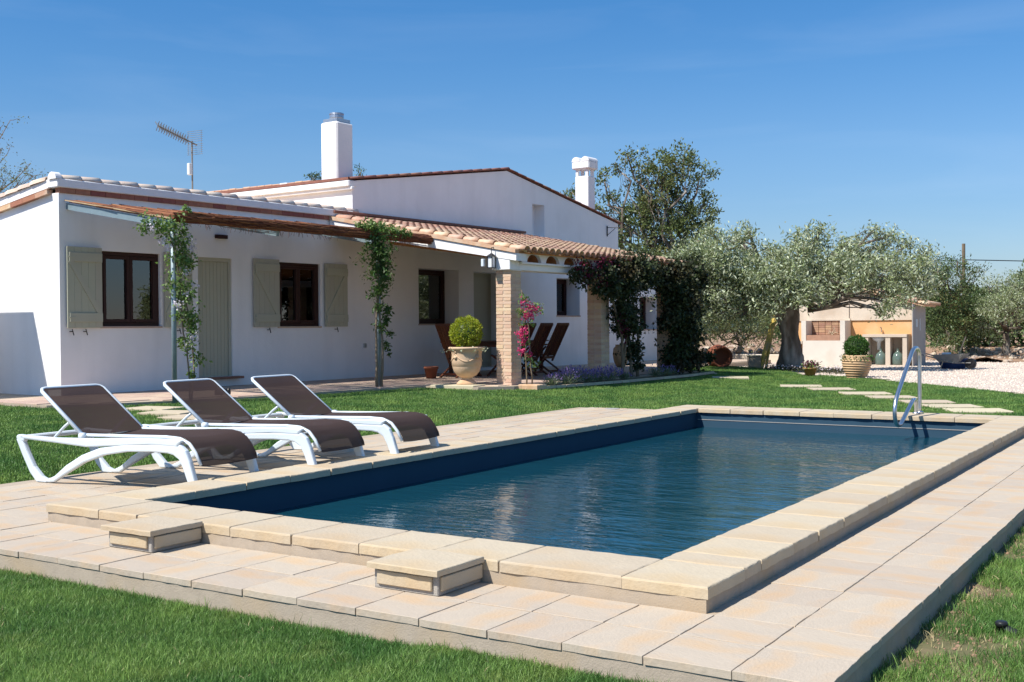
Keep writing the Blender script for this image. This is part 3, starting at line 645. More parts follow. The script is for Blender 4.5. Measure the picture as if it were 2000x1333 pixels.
def place_tile(name, me, parent, p, d, roll=0):
    """tile with its length along d"""
    o = link(name, me, None, parent); d = Vector(d).normalized()
    y = Vector((0,0,1)).cross(d).normalized(); z = d.cross(y)
    m = Matrix((d, y, z)).transposed().to_4x4(); m.translation = Vector(p); o.matrix_local = m @ Matrix.Rotation(roll, 4, 'X'); return o
def halfcyl(b, x, y0, y1, z, r, n=10):
    pts = [(x+r*math.cos(PI*i/n), z+r*math.sin(PI*i/n)) for i in range(n+1)]; b.prism(pts, 1, y0, y1)
# ridge caps on the wing parapet (length along the front)
for i in range(19):
    y = .0+i*.365; place_tile('ridge_tile', covp, house, (-.05, y-.02, 3.525+.006*(i % 2)), (0, 1, .012*random.uniform(-1, 1)), 0)
for i in range(15):
    x = -.25-i*.37; place_tile('ridge_tile', covp, house, (x, -.0, rake_z(x)-.01), (-1, 0, -.14+.02))
for i in range(15):
    x = -.25-i*.37; place_tile('ridge_tile', covp, house, (x, .22, rake_z(x)-.02), (-1, 0, -.14+.02))
cc_ = MB(); halfcyl(cc_, -.05, -.09, .02, 3.53, .115); cc_.build('corner_cap', M_['plaster'], house)
# verge tiles along the gable
for i in range(15):
    a = 6.74+i*.38; k = (5.0-4.19)/5.59; 
    if a < 12.3: place_tile('verge_tile', covd, house, (.0, a, zt(a)+.04), (0, 1, k))
for i in range(15):
    a = 12.42+i*.38
    if a < 18.0: place_tile('verge_tile', covd, house, (.0, a, 5.0-(a-12.42)*.172+.04), (0, 1, -.172))
# orange tiles along the far part of the side eave
for i in range(16):
    x = -1.15-i*.24; b = MB(); b.cbox(x-.235, x, 6.72, 7.0, 4.205, 4.29+random.uniform(-.01,.01), .012); 
    b.build('eave_tile', M_['tile'] if i != 3 else M_['plaster'], house)
# chimneys
ch = MB().cbox(-1.0, -.5, 6.90, 7.40, 3.9, 5.52, .03).build('chimney', M_['plaster'], house)
MB().cbox(-.96, -.54, 6.94, 7.36, 5.522, 5.60, .01).build('cap_sheet', M_['zinc'], ch)
MB().lathe([(.15,5.60),(.155,5.64),(.15,5.70),(.16,5.71),(.155,5.74),(.03,5.76)], 18, (-.75,7.15,0)).build('flue_pipe', M_['zinc'], ch)
c2 = MB(); c2.cbox(-.95, -.5, 17.12, 17.5, 3.8, 5.42, .02)
for a in (-.95, -.62):
    for b_ in (17.12, 17.39): c2.box(a+.02, a+.10, b_+.01, b_+.09, 5.42, 5.62)
c2 = c2.build('chimney', M_['plaster'], house)
q = MB(); q.cbox(-1.0, -.45, 17.05, 17.57, 5.62, 5.86, .03)
for a in (-.87, -.58): q.lathe([(.125,0),(.125,.5)], 14); 
q = MB(); q.cbox(-1.02, -.43, 17.05, 17.57, 5.62, 5.84, .03)
halfcyl(q, -.88, 17.05, 17.57, 5.838, .135); halfcyl(q, -.57, 17.05, 17.57, 5.838, .135)
q.build('chimney_cowl', M_['plaster'], c2)

# windows, doors, shutters
def window(h, depth, leaves, curtain=False, frame=.07):
    y0, y1, z0, z1 = h
    w = MB(); x1 = -depth; x0 = x1-.06
    w.cbox(x0, x1, y0, y0+frame, z0, z1, .004); w.cbox(x0, x1, y1-frame, y1, z0, z1, .004)
    w.cbox(x0, x1, y0+frame, y1-frame, z0, z0+frame, .004); w.cbox(x0, x1, y0+frame, y1-frame, z1-frame, z1, .004)
    w = w.build('window', M_['darkwood'], house)
    iy0, iy1, iz0, iz1 = y0+frame, y1-frame, z0+frame, z1-frame; L = (iy1-iy0)/leaves
    for k in range(leaves):
        a, b = iy0+k*L+.003, iy0+(k+1)*L-.003; s = MB(); f = .055; xa, xb = x0+.008, x1+.012
        s.cbox(xa, xb, a, a+f, iz0+.003, iz1-.003, .003); s.cbox(xa, xb, b-f, b, iz0+.003, iz1-.003, .003)
        s.cbox(xa, xb, a+f, b-f, iz0+.003, iz0+f, .003); s.cbox(xa, xb, a+f, b-f, iz1-f, iz1-.003, .003); s.build('sash', M_['darkwood'], w)
        MB().box(x0+.02, x0+.026, a+f-.004, b-f+.004, iz0+f-.004, iz1-f+.004).build('pane', M_['glass'], w)
    r = MB(); e = .35
    r.add([(x0-.3-e,y0-.1,z0-.1),(x0-.3-e,y1+.1,z0-.1),(x0-.3-e,y1+.1,z1+.1),(x0-.3-e,y0-.1,z1+.1)], [(0,1,2,3)])
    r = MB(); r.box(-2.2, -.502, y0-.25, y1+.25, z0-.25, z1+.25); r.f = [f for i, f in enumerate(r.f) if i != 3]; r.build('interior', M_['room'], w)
    if curtain:
        c = MB(); k = 24; pts = []
        for i in range(k+1): pts.append((x0-.03+.018*math.sin(i*1.9), y0+ (y1-y0)*(.66+.34*i/k)))
        for i in range(k): c.add([(pts[i][0], pts[i][1], z0), (pts[i+1][0], pts[i+1][1], z0), (pts[i+1][0], pts[i+1][1], z1), (pts[i][0], pts[i][1], z1)], [(0,1,2,3)])
        c.build('curtain', M_['curtain'], w)
    return w
def sill(h, d=.42): MB().cbox(-d, .025, h[0]-.02, h[1]+.02, h[2]-.028, h[2]+.004, .004).build('window_sill', M_['patio'], house)
window(H_W1, .05, 2, True); sill(H_W1, .05); window(H_W2, .05, 2, True); sill(H_W2, .05)
window(H_W3, .43, 1); sill(H_W3, .40); window(H_W4, .43, 1); sill(H_W4, .40); window(H_W5, .43, 1); sill(H_W5, .40)
def shutter(y0, y1, z0, z1, flip, x=.03, thick=.03):
    s = sub('shutter', house); w = y1-y0; n = max(3, round(w/.13))
    for i in range(n):
        a = y0+w*i/n; MB().cbox(x, x+thick, a+.001, a+w/n-.001, z0, z1, .002).build('plank', M_['shutter'], s)
    for zc in (z0+.17, z1-.17): MB().cbox(x+thick, x+thick+.022, y0+.03, y1-.005, zc-.075, zc+.075, .004).build('batten', M_['shutter'], s)
    a, b = ((y0+.05, z1-.23), (y1-.05, z0+.23)) if not flip else ((y1-.05, z1-.23), (y0+.05, z0+.23))
    MB().beam((x+thick+.010, *a), (x+thick+.010, *b), .085, .018, (1,0,0)).build('brace', M_['shutter'], s)
    for zc in (z0+.17, z1-.17): MB().cbox(x+thick+.022, x+thick+.03, (y0 if not flip else y1-.14)+.01, (y0 if not flip else y1-.14)+.13, zc-.012, zc+.012, .002).build('hinge_strap', M_['shutter'], s)
    return s
shutter(.10, .745, 1.12, 2.45, False); shutter(2.0, 2.60, 1.12, 2.45, True)
shutter(4.05, 4.70, 1.115, 2.43, False); shutter(5.95, 6.60, 1.115, 2.41, True)
for y in (.17, .42, 4.42, 6.27, 2.3):
    b = MB(); b.tube([(0,y,1.06),(.07,y,1.06)], .008, 6); b.tube([(.07,y,1.10),(.075,y+.01,1.05),(.07,y+.03,1.0)], .009, 6); b.build('shutter_hook', M_['iron'], house)
# doors
y0, y1, z0, z1 = H_D1
d = MB(); d.cbox(-.10, -.03, y0, y0+.06, z0, z1, .004); d.cbox(-.10, -.03, y1-.06, y1, z0, z1, .004); d.cbox(-.10, -.03, y0+.06, y1-.06, z1-.07, z1, .004)
d = d.build('door', M_['shutter'], house)
for i in range(8):
    a = y0+.06+(y1-y0-.12)*i/8; MB().cbox(-.09, -.055, a+.0015, a+(y1-y0-.12)/8-.0015, z0, z1-.072, .004).build('plank', M_['door'], d)
MB().cbox(-.2, .16, y0-.06, y1+.14, z0-.045, z0-.002, .006).build('door_step', M_['tile_dark'], house)
y0, y1, z0, z1 = H_D2
d = MB().cbox(-.5, -.44, y0, y1, z0, z1, .004).build('door', M_['door'], house)
MB().cbox(-.44, -.425, y0+.5, y1-.1, z0+.1, z1-.1, .004).build('door_panel', M_['shutter'], d)
# slot lamp, socket, bracket
MB().cbox(0, .06, 3.16, 3.43, 2.76, 2.83, .006).build('wall_lamp', M_['darkwood'], house)
MB().cbox(0, .03, 7.12, 7.20, .66, .75, .004).build('socket', M_['zinc'], house)
b = MB(); b.tube([(.02,17.3,3.65),(.02,17.3,3.95)], .015, 6); b.tube([(.02,17.3,3.9),(.42,17.3,3.88)], .01, 6); b.tube([(.02,17.3,3.68),(.3,17.3,3.88)], .008, 6); b.build('sign_bracket', M_['iron'], house)
b = MB(); b.lathe([(.035,0),(.045,.05),(.03,.1),(.012,.12)], 12, (.08,.0,0)); 

# porch
porch_top = lambda t: 2.57+.19*(4.80-t)
pr = sub('porch', house)
P0, P1 = 6.20, 13.12
rd = MB(); rd.prism([(0.002,porch_top(0)-.16),(4.72,porch_top(4.72)-.16),(4.72,porch_top(4.72)-.115),(0.002,porch_top(0)-.115)], 1, P0+.03, P1-.02); rd.build('roof_deck', M_['vault'], pr)
rk = MB(); rk.prism([(.02,porch_top(0)-.17),(4.5,porch_top(4.5)-.17),(4.72,porch_top(4.72)-.16),(4.72,2.29),(.02,porch_top(0)-.42)], 1, 6.13, 6.46); rk.build('rake_beam', M_['plaster'], pr)
rk = MB(); rk.prism([(.02,porch_top(0)-.165),(4.72,porch_top(4.72)-.155),(4.72,porch_top(4.72)-.09),(.02,porch_top(0)-.09)], 1, 6.10, 6.40); rk.build('rake_moulding', M_['tile'], pr)
# band with arched openings
band = MB(); z0, z1 = 2.285, 2.435; xa, xb = 4.53, 4.60
pitch = .632; rad = .238; c0 = 6.89; cs = [c0+i*pitch for i in range(10)]
def archpoly(yl, yr, yc):
    n = 12; pts = [(yl, z0), (yc-rad, z0)] + [(yc-rad*math.cos(PI*i/n), z0+rad*.62*math.sin(PI*i/n)) for i in range(1, n)] + [(yc+rad, z0), (yr, z0), (yr, z1), (yl, z1)]
    return pts
def strip_arch(b, yl, yr, yc, xf, xb_):
    n = 12; arc = [(yc-rad*math.cos(PI*i/n), z0+rad*.68*math.sin(PI*i/n)) for i in range(n+1)]
    for x, fl in ((xf, 0), (xb_, 1)):
        vs = [(x, yl, z0), (x, yl, z1)]; 
        b.add([(x, yl, z0), (x, yc-rad, z0), (x, yc-rad, z1), (x, yl, z1)], [(0,1,2,3)]); b.add([(x, yc+rad, z0), (x, yr, z0), (x, yr, z1), (x, yc+rad, z1)], [(0,1,2,3)])
        for i in range(n): b.add([(x, *arc[i]), (x, *arc[i+1]), (x, arc[i+1][0], z1), (x, arc[i][0], z1)], [(0,1,2,3)])
    for i in range(n): b.add([(xf, *arc[i]), (xb_, *arc[i]), (xb_, *arc[i+1]), (xf, *arc[i+1])], [(0,1,2,3)])
yl = 6.46
for i, c in enumerate(cs):
    yr = c+pitch/2 if i < len(cs)-1 else P1-.05
    strip_arch(band, yl, yr, c, xb, xa); yl = yr
band.box(xa, xb, 6.46, P1-.05, z1, z1+.012); band.build('arched_band', M_['plaster'], pr)
for c in cs:
    v = MB(); n = 10
    for i in range(n):
        a, b_ = PI*i/n, PI*(i+1)/n; R2 = rad+.008
        v.add([(4.528, c-R2*math.cos(a), z0+R2*.68*math.sin(a)), (4.528, c-R2*math.cos(b_), z0+R2*.68*math.sin(b_)), (1.2, c-R2*math.cos(b_), z0+.5+R2*.68*math.sin(b_)), (1.2, c-R2*math.cos(a), z0+.5+R2*.68*math.sin(a))], [(0,1,2,3)])
    v.build('vault', M_['vault'], pr)
MB().cbox(4.22, 4.64, 6.44, P1-.02, 2.245, 2.285, .006).build('beam_ledge', M_['plaster'], pr)
MB().cbox(4.22, 4.57, 6.44, P1-.02, 2.13, 2.245, .006).build('beam', M_['plaster'], pr)
MB().cbox(4.38, 4.72, P0+.02, P1, 2.447, 2.462, .003).build('eave_band', M_['tile'], pr)
for i, y in enumerate(np.arange(6.9, 12.9, pitch)): MB().prism([(.01,porch_top(0)-.36),(4.2,porch_top(4.2)-.34),(4.2,porch_top(4.2)-.18),(.01,porch_top(0)-.18)], 1, y+pitch/2-.05, y+pitch/2+.05).build('joist', M_['plaster'], pr)
# tiles
cols = np.arange(P0+.10, P1, .2075); slope = Vector((1, 0, -.19)).normalized(); nrow = 13
tl = []
for i, y in enumerate(cols):
    for j in range(nrow):
        d = 4.86-.36*j-.44; tl.append((j, i, y, d))
tl.sort(key=lambda q: (q[0], q[1])); bulk = MB(); cnt = 0
cv = [(v.co.copy()) for v in cov[0].vertices]; cf = [tuple(p.vertices) for p in cov[0].polygons]
pan = MB(); rr_ = .088
for (j, i, y, t_) in tl:
    p = Vector((t_, y+random.uniform(-.006,.006), porch_top(t_)-.105+random.uniform(0,.006))); d = slope.copy(); d.y = random.uniform(-.015,.015); d.z += .035
    if cnt < 299: place_tile('roof_tile', random.choice(cov), pr, p, d); cnt += 1
    else:
        d.normalize(); yy = Vector((0,0,1)).cross(d).normalized(); zz = d.cross(yy); bulk.add([p+d*v.x+yy*v.y+zz*v.z for v in cv], cf)
    if i < len(cols)-1:
        n = 5; vs = []; 
        for e_ in (0, .43):
            for k in range(n+1):
                a = PI+PI*k/n; q_ = Vector((t_+e_-.03, y+.104, porch_top(t_+e_-.03)-.085)); vs.append(q_+Vector((0, .085*math.cos(a), .04*math.sin(a))))
        fs = [(k, k+n+1, k+n+2, k+1) for k in range(n)]
        if j == 0:
            MB().add(vs, fs).build('pan_tile', M_['tile'], pr, True)
        else: pan.add(vs, fs)
b = bulk.build('roof_tile_rest', M_['tile'], pr, True); b['kind'] = 'stuff'; b = pan.build('pan_tile_rest', M_['tile'], pr, True); b['kind'] = 'stuff'
# flashing row where the porch roof meets the wall
MB().cbox(.002, .10, P0, P1, porch_top(0)-.02, porch_top(0)+.04, .01).build('flashing', M_['tile_dark'], pr)
# brick pillars
hb = MB().cbox(-.17, .17, -.078, .078, 0, .057, .004).mesh('brick'); hb.materials.append(M_['brick'])
ht = MB().cbox(-.078, .078, -.078, .078, 0, .057, .004).mesh('brick'); ht.materials.append(M_['brick'])
def pillar(yc, xc=4.38, top=2.12):
    core = MB().box(xc-.165, xc+.165, yc-.155, yc+.155, -.02, top+.001).build('pillar', M_['joint'], pr)
    k = 0; z = .0
    while z+.052 < top:
        for s in (-1, 1):
            if k % 2 == 0:
                o = link('brick', hb, None, core, (xc+random.uniform(-.003,.003), yc+s*.083, z)); o.rotation_euler = (0,0,random.uniform(-.01,.01))
            else:
                o = link('brick', hb, None, core, (xc+s*.09, yc+random.uniform(-.003,.003), z)); o.rotation_euler = (0,0,PI/2+random.uniform(-.01,.01)); o.scale = (.97,1,1)
        z += .0625; k += 1
    MB().cbox(xc-.19, xc+.19, yc-.17, yc+.17, top, top+.011, .003).build('capital', M_['plaster'], pr)
pillar(6.365, 4.375); pillar(9.56); pillar(12.59)
MB().cbox(4.17, 4.57, 6.14, 6.44, 2.132, 2.44, .008).build('pillar_head', M_['plaster'], pr)

# lantern on the pillar head
lp = HW(6.05, 4.22, 2.18)
lt = thing('wall_lantern', 'black iron lantern hung at the top of the first porch pillar', 'lantern', lp, -HA)
b = MB()
for a in (-.05, .05):
    for c in (-.05, .05): b.box(a-.006, a+.006, c-.006, c+.006, 0, .2)
b.box(-.06,.06,-.06,.06,-.012,0); b.add([(-.075,-.075,.2),(.075,-.075,.2),(.075,.075,.2),(-.075,.075,.2),(0,0,.27)], [(0,1,2,3),(0,1,4),(1,2,4),(2,3,4),(3,0,4)]); b.build('lantern_frame', M_['iron'], lt)
MB().box(-.046,.046,-.046,.046,.003,.197).build('lantern_pane', M_['white_frame'], lt)
MB().tube([(0,0,.27),(.0,.0,.36),(.03,.1,.38)], .008, 6).build('bracket', M_['iron'], lt)
t = MB().cbox(-.03,.03,-.03,.03,0,.14,.006).build('motion_sensor', M_['whitepl'], None, False, HW(6.02, 4.05, 2.20), -HA); tag(t, 'small white sensor box left of the pillar lantern', 'sensor')
# TV antenna on the wing roof
an = thing('tv_antenna', 'grey television aerial on a mast above the low wing roof', 'antenna', HW(3.87, -1.5, 3.3), -HA)
MB().tube([(0,0,0),(0,0,1.5)], .017, 6).build('mast', M_['greyme'], an)
b = MB(); A = Vector((0,0,1.46)); B = Vector((0,-.80,1.68)); b.tube([A+Vector((0,.12,-.03)), B], .014, 6)
for i in range(13):
    p = A.lerp(B, .16+.84*i/12); b.tube([p+Vector((.05,.02,-.085)), p, p+Vector((-.05,-.02,.085))], .008, 4); b.tube([p+Vector((-.05,.0,-.085)), p, p+Vector((.05,.0,.085))], .008, 4)
b.build('boom', M_['greyme'], an)
b = MB()
for s in (-1, 1):
    for k in range(6): b.tube([(-.2, .04, 1.47+s*(.03+.04*k)), (.2, .1, 1.47+s*(.03+.04*k))], .004, 4)
b.tube([(-.2,.07,1.25),(-.2,.07,1.70)], .004, 4); b.tube([(.2,.07,1.25),(.2,.07,1.70)], .004, 4); b.build('reflector', M_['greyme'], an)
MB().cbox(-.04,.04,-.10,-.02,.82,1.05,.008).build('amplifier', M_['whitepl'], an)

# pergola with brushwood mat
pg = thing('pergola', 'reed covered pergola on two grey steel posts along the house front', 'pergola', HO, -HA)
RX = lambda x: 3.20-.169*x
for (x, y) in ((2.65, .18), (2.72, 4.63)):
    MB().tube([(x, y, -.06), (x, y, 2.73)], .037, 12).build('post', M_['metal_post'], pg, True)
MB().tube([(2.70,.14,2.775),(2.70,6.6,2.775)], .045, 10).build('front_beam', M_['reed'], pg)
for y in (.16, 2.3, 4.6): MB().beam((0, y, RX(0)-.10), (2.62, y, RX(2.62)-.10), .06, .10).build('rafter', M_['metal_post'], pg)
mtb = MB(); r = random.Random(3)
for i in range(1500):
    y = .10+6.3*r.random(); x0 = r.uniform(-.0, 1.9); l = r.uniform(.6, 1.0); x1 = min(2.66, x0+l); dz = r.uniform(0, .05)
    dy = r.uniform(-.05, .05); a = Vector((max(.02, x0), y, RX(x0)-.03+dz)); c = Vector((x1, y+dy, RX(x1)-.03+dz)); mtb.tube([a, c], r.uniform(.004, .009), 4, False)
mtb.build('reed_mat', M_['reed'], pg)['kind'] = 'stuff'
rb = MB()
for i in range(2600):
    y = .12+6.2*r.random(); a = r.uniform(0, 2*PI); d = .070*math.sqrt(r.random()) if i % 3 else r.uniform(.068, .088); l = r.uniform(.25, .6); b2 = r.uniform(-.6,.6)
    p = Vector((2.70+d*math.cos(a), y, 2.775+d*math.sin(a)*1.0-.0*y)); q_ = Vector((2.70+d*math.cos(a+b2), min(6.62, y+l), 2.775+d*math.sin(a+b2))); rb.tube([p, q_], r.uniform(.004, .008), 4, False)
rb.build('reed_roll', M_['reed'], pg)['kind'] = 'stuff'
rb = MB()
for i in range(150):
    y = .15+6.2*r.random(); x = r.uniform(2.3, 2.72); l = r.uniform(.03, .09); rb.tube([(x, y, 2.72), (x+r.uniform(-.03,.05), y+r.uniform(-.05,.05), 2.70-l)], .0025, 3, False)
rb.build('hanging_stems', M_['reed'], pg)['kind'] = 'stuff'
MB().beam((.02, .10, RX(0)-.005), (2.72, .10, RX(2.7)-.005), .03, .02).build('edge_lath', M_['reed_pale'], pg)

# ------------------------------------------------------------------ plants
def leaf_mesh(name, pos, dirs, L, W, fold=.25, jit=.3):
    """many small folded leaves; pos (n,3), dirs (n,3) leaf directions"""
    n = len(pos); d = dirs/np.maximum(np.linalg.norm(dirs, axis=1, keepdims=True), 1e-6)
    rv = rng.normal(size=(n, 3)); s = np.cross(d, rv); s /= np.maximum(np.linalg.norm(s, axis=1, keepdims=True), 1e-6); up = np.cross(s, d)
    l = (L*rng.uniform(1-jit, 1+jit, (n, 1))); w = (W*rng.uniform(1-jit, 1+jit, (n, 1)))
    a = pos; b = pos+d*l*.5+s*w*.5+up*w*fold; c = pos+d*l; e = pos+d*l*.5-s*w*.5+up*w*fold
    v = np.stack([a, b, c, e], 1).reshape(-1, 3); me = bpy.data.meshes.new(name)
    me.vertices.add(4*n); me.vertices.foreach_set('co', v.ravel()); me.loops.add(4*n); me.loops.foreach_set('vertex_index', np.arange(4*n, dtype=np.int32))
    me.polygons.add(n); me.polygons.foreach_set('loop_start', np.arange(0, 4*n, 4, dtype=np.int32)); me.update(calc_edges=True); me.validate(); return me
def cluster_pts(lobes, per_m3, cr, npc, shell=.55, squash=.9, gap=.0):
    """leaf positions gathered in clumps inside the lobes; returns pos, dirs, clump centres"""
    P, D, Cn = [], [], []
    for (x, y, z, r) in lobes:
        k = max(3, int(per_m3*r*r*r*4.2))
        u = rng.normal(size=(k, 3)); u /= np.linalg.norm(u, axis=1, keepdims=True); rad = r*(shell+(1-shell)*rng.random((k, 1))**.6)*rng.uniform(.75, 1.12, (k, 1))
        c = np.array([x, y, z])+u*rad*np.array([1, 1, squash])
        for cc, uu in zip(c, u):
            m = int(npc*rng.uniform(.5, 1.4)); g_ = rng.normal(size=(m, 3))*cr*rng.uniform(.6, 1.2)*np.array([1, 1, .8]); P.append(cc+g_)
            dd = uu*.5+np.array([0, 0, .25])+rng.normal(size=(m, 3))*.8; D.append(dd); Cn.append(cc)
    return np.concatenate(P), np.concatenate(D), np.array(Cn)
def branch(b, a, c, r0_, r1_, n=6, wob=.08, seg=5, seed=0):
    a, c = Vector(a), Vector(c); rr = random.Random(seed); L = (c-a).length; pts = []
    for i in range(seg+1):
        t_ = i/seg; p = a.lerp(c, t_)+Vector((rr.uniform(-1,1), rr.uniform(-1,1), rr.uniform(-1,1)))*wob*L*math.sin(PI*t_); pts.append(p)
    b.tube(pts, [r0_+(r1_-r0_)*i/seg for i in range(seg+1)], n); return pts
def tree(name, label, cat, base, lobes, leafmats, per, cr, npc, L, W, trunk_r, fork_z, group=None, limb_seed=0, barkm='bark', shell=.5, custom_trunk=None):
    root = thing(name, label, cat, base, 0, group); B0 = Vector(base); inv = -np.array(base)
    tb = MB(); fork = Vector((0, 0, fork_z))
    if custom_trunk: custom_trunk(tb)
    else: branch(tb, (0,0,-.15), fork, trunk_r*1.15, trunk_r*.8, 9, .05, 5, limb_seed)
    lob = [(x-B0.x, y-B0.y, z-B0.z, r) for x, y, z, r in lobes]
    pos, dr, cn = cluster_pts(lob, per, cr, npc, shell)
    for i, (x, y, z, r) in enumerate(lob):
        tgt = Vector((x, y, z)); d_ = (tgt-fork).length; pts = branch(tb, fork, tgt, trunk_r*.42, .025, 6, .12, 6, limb_seed+i)
        near = [c for c in cn if (Vector(c)-tgt).length < r*1.2][:7]
        for k, c in enumerate(near): branch(tb, pts[3+k % 3], c, .018, .006, 4, .12, 4, i*31+k)
    tb.build('trunk', M_[barkm], root, True)
    k = len(pos); msk = rng.random(k)
    cr_ = sub('crown', root) if len(leafmats) > 1 else None
    lo = 0
    for (mname, frac) in leafmats:
        sel = (msk >= lo) & (msk < lo+frac); lo += frac
        me = leaf_mesh('foliage', pos[sel], dr[sel], L, W); o = link('foliage' if cr_ else 'crown', me, M_[mname], cr_ or root); o['kind'] = 'stuff'
    return root
OL1 = [(-9.88,21.96,2.46,0.65),(-9.23,22.39,2.78,0.73),(-9.01,22.52,2.06,0.73),(-8.59,23.39,3.06,0.40),(-9.75,22.65,3.27,0.40),(-8.17,22.81,2.20,0.75),(-7.53,23.47,2.63,0.67),(-7.20,23.07,1.90,0.59),(-7.19,24.28,3.05,0.48),(-6.76,23.95,2.43,0.57),(-9.28,22.33,1.41,0.49),(-8.62,22.75,1.28,0.42),(-9.88,21.95,1.68,0.49),(-7.74,22.72,1.65,0.43),(-6.38,24.20,2.69,0.52),(-5.97,25.06,2.97,0.53),(-5.40,24.58,2.28,0.64),(-5.91,23.90,2.21,0.46),(-5.13,25.59,2.44,0.55),(-4.86,25.77,2.87,0.34),(-5.16,24.37,1.63,0.41),(-4.79,25.20,1.96,0.44),(-4.63,25.90,2.24,0.32),(-9.48,22.83,3.51,0.20),(-8.62,23.38,3.50,0.17),(-8.75,23.29,3.26,0.18),(-7.58,24.04,3.41,0.16),(-7.08,24.36,3.51,0.13),(-8.20,23.64,3.06,0.21),(-5.52,25.35,3.37,0.18),(-5.91,25.10,3.50,0.12),(-5.19,25.56,3.13,0.17),(-6.47,24.75,3.24,0.18),(-5.43,24.19,1.35,0.18),(-6.56,23.48,1.83,0.20),]
def olive_trunk(b):
    # thick, fluted, twisted bole with flaring foot
    n, m = 44, 30; vs = []; rr = random.Random(5)
    for i in range(m+1):
        z = -.15+1.9*i/m; t_ = i/m; rad = .12*(1-t_)**2.2+.215+.025*math.sin(t_*9)+.08*t_**3
        cx, cy = .10*math.sin(t_*3.0)-.02, .06*math.cos(t_*4)
        for j in range(n):
            a = 2*PI*j/n; f = 1+.13*math.sin(3*a+t_*3.2)+.09*math.sin(5*a-t_*5+1)+.05*math.sin(9*a+t_*11)+.06*math.sin(4*a+t_*17)*math.sin(t_*13+2*a)+rr.uniform(-.03,.03)
            vs.append((cx+rad*f*math.cos(a), cy+rad*f*math.sin(a), z))
    fs = [(i*n+j, i*n+(j+1) % n, (i+1)*n+(j+1) % n, (i+1)*n+j) for i in range(m) for j in range(n)]
    b.add(vs, fs+[tuple(m*n+j for j in range(n))])
    for a, e, r_ in (((0,.0,1.5),(-.75,-.8,2.6),.17), ((.1,0,1.5),(.6,.1,2.65),.16), ((0,0,1.6),(.1,-.5,2.8),.14), ((-.7,-.8,2.5),(-.75,-1.1,3.25),.07), ((.5,.1,2.6),(.55,-.3,3.25),.07)):
        branch(b, a, e, r_, r_*.55, 8, .08, 5, int(r_*100))
olive = tree('olive_tree', 'old olive tree with gnarled trunk and wide silvery crown in front of the outdoor kitchen', 'tree', (-7.92, 24.3, -.1), OL1,
     [('olive_leaf', .6), ('olive_leaf2', .4)], 30, .155, 74, .115, .036, .24, 1.8, None, 3, custom_trunk=olive_trunk, shell=.3)
TALL = [(-14.38,30.43,6.46,0.80),(-13.72,30.85,6.72,0.62),(-14.96,30.05,6.12,0.59),(-13.28,31.12,6.02,0.59),(-14.23,30.51,5.42,0.97),(-14.89,30.08,4.82,0.87),(-13.50,30.96,4.81,0.83),(-15.91,29.43,5.18,0.55),(-16.56,29.01,5.27,0.59),(-15.61,29.60,4.31,0.76),(-14.08,30.58,4.04,0.97),(-13.06,31.25,5.41,0.31),(-15.98,29.40,6.04,0.28),(-12.74,30.25,4.04,0.51),(-16.93,28.79,5.62,0.35),(-13.95,29.46,3.04,0.84),(-12.41,29.25,2.97,0.66),(-14.66,29.01,3.38,0.76),(-12.92,31.33,4.81,0.38),(-15.62,29.64,6.39,0.21),(-15.33,29.83,6.90,0.17),]
tree('carob_tree', 'tall dark green tree rising behind the right end of the farmhouse', 'tree', (-14.2, 30.6, -.1), TALL, [('carob_leaf', .65), ('bush_leaf', .35)], 12, .15, 50, .12, .055, .22, 2.2, None, 9, shell=.3)
BUSH = [(-12.00,29.49,1.00,0.66),(-11.49,30.40,1.00,0.70),(-12.10,30.62,1.84,0.71),(-11.25,31.15,0.99,0.64),(-11.45,32.22,1.85,0.62),(-12.02,28.30,1.65,0.64),(-11.95,27.14,0.71,0.46),(-12.28,29.33,2.32,0.59),(-11.31,32.30,0.81,0.45),(-12.18,31.76,2.38,0.59),]
tree('shrub', 'loose olive brown shrubs between the ivy-covered pillar and the olive trunk', 'shrub', (-12.0, 31.5, 0), BUSH, [('bush_leaf', .7), ('olive_leaf', .3)], 26, .15, 60, .07, .03, .06, .4, None, 19)
RT = [(-5.78,33.48,2.43,0.72),(-5.50,33.64,1.52,0.79),(-5.92,33.37,0.95,0.69),(-5.35,34.94,2.54,0.51),(-5.42,34.87,0.77,0.67),(-6.13,33.25,1.61,0.59),(-5.71,34.72,3.13,0.37),(-5.21,35.02,1.61,0.57),(-5.57,32.40,0.48,0.48),(-6.28,34.36,2.97,0.44),]
tree('evergreen_tree', 'dense dark evergreen beside the grey end of the outdoor kitchen', 'tree', (-5.7, 34.9, .1), RT, [('dark_leaf', .6), ('bush_leaf', .4)], 26, .16, 60, .085, .035, .12, 1.0, None, 29, shell=.3)
RO = [(-3.89,33.49,1.74,0.67),(-4.36,33.19,1.58,0.57),(-3.71,34.80,2.24,0.66),(-3.15,33.95,1.25,0.64),(-4.67,34.18,2.25,0.43),(-3.91,34.67,2.33,0.39),(-4.97,34.56,0.94,0.50),(-4.34,34.96,0.77,0.43),(-3.15,35.15,2.08,0.66),]
tree('olive_tree', 'smaller olive tree with leaning trunk at the far right beyond the wheelbarrow', 'tree', (-4.25, 34.9, .1), RO, [('olive_leaf', .75), ('olive_leaf2', .25)], 30, .14, 55, .08, .026, .12, .7, None, 39, shell=.3)
LT = [(-19.6,7.6,4.85,0.35),(-19.5,7.7,4.25,0.30),(-19.7,7.5,4.05,0.40),(-19.15,7.9,4.04,0.25)]
lt_ = thing('bare_tree', 'nearly leafless tree whose twigs rise behind the low wing at the left edge', 'tree', (-20.9, 9.0, -.1))
b = MB(); branch(b, (0,0,0), (.1,.1,3.3), .09, .05, 7, .04, 5, 3); tips = []
rq = random.Random(12)
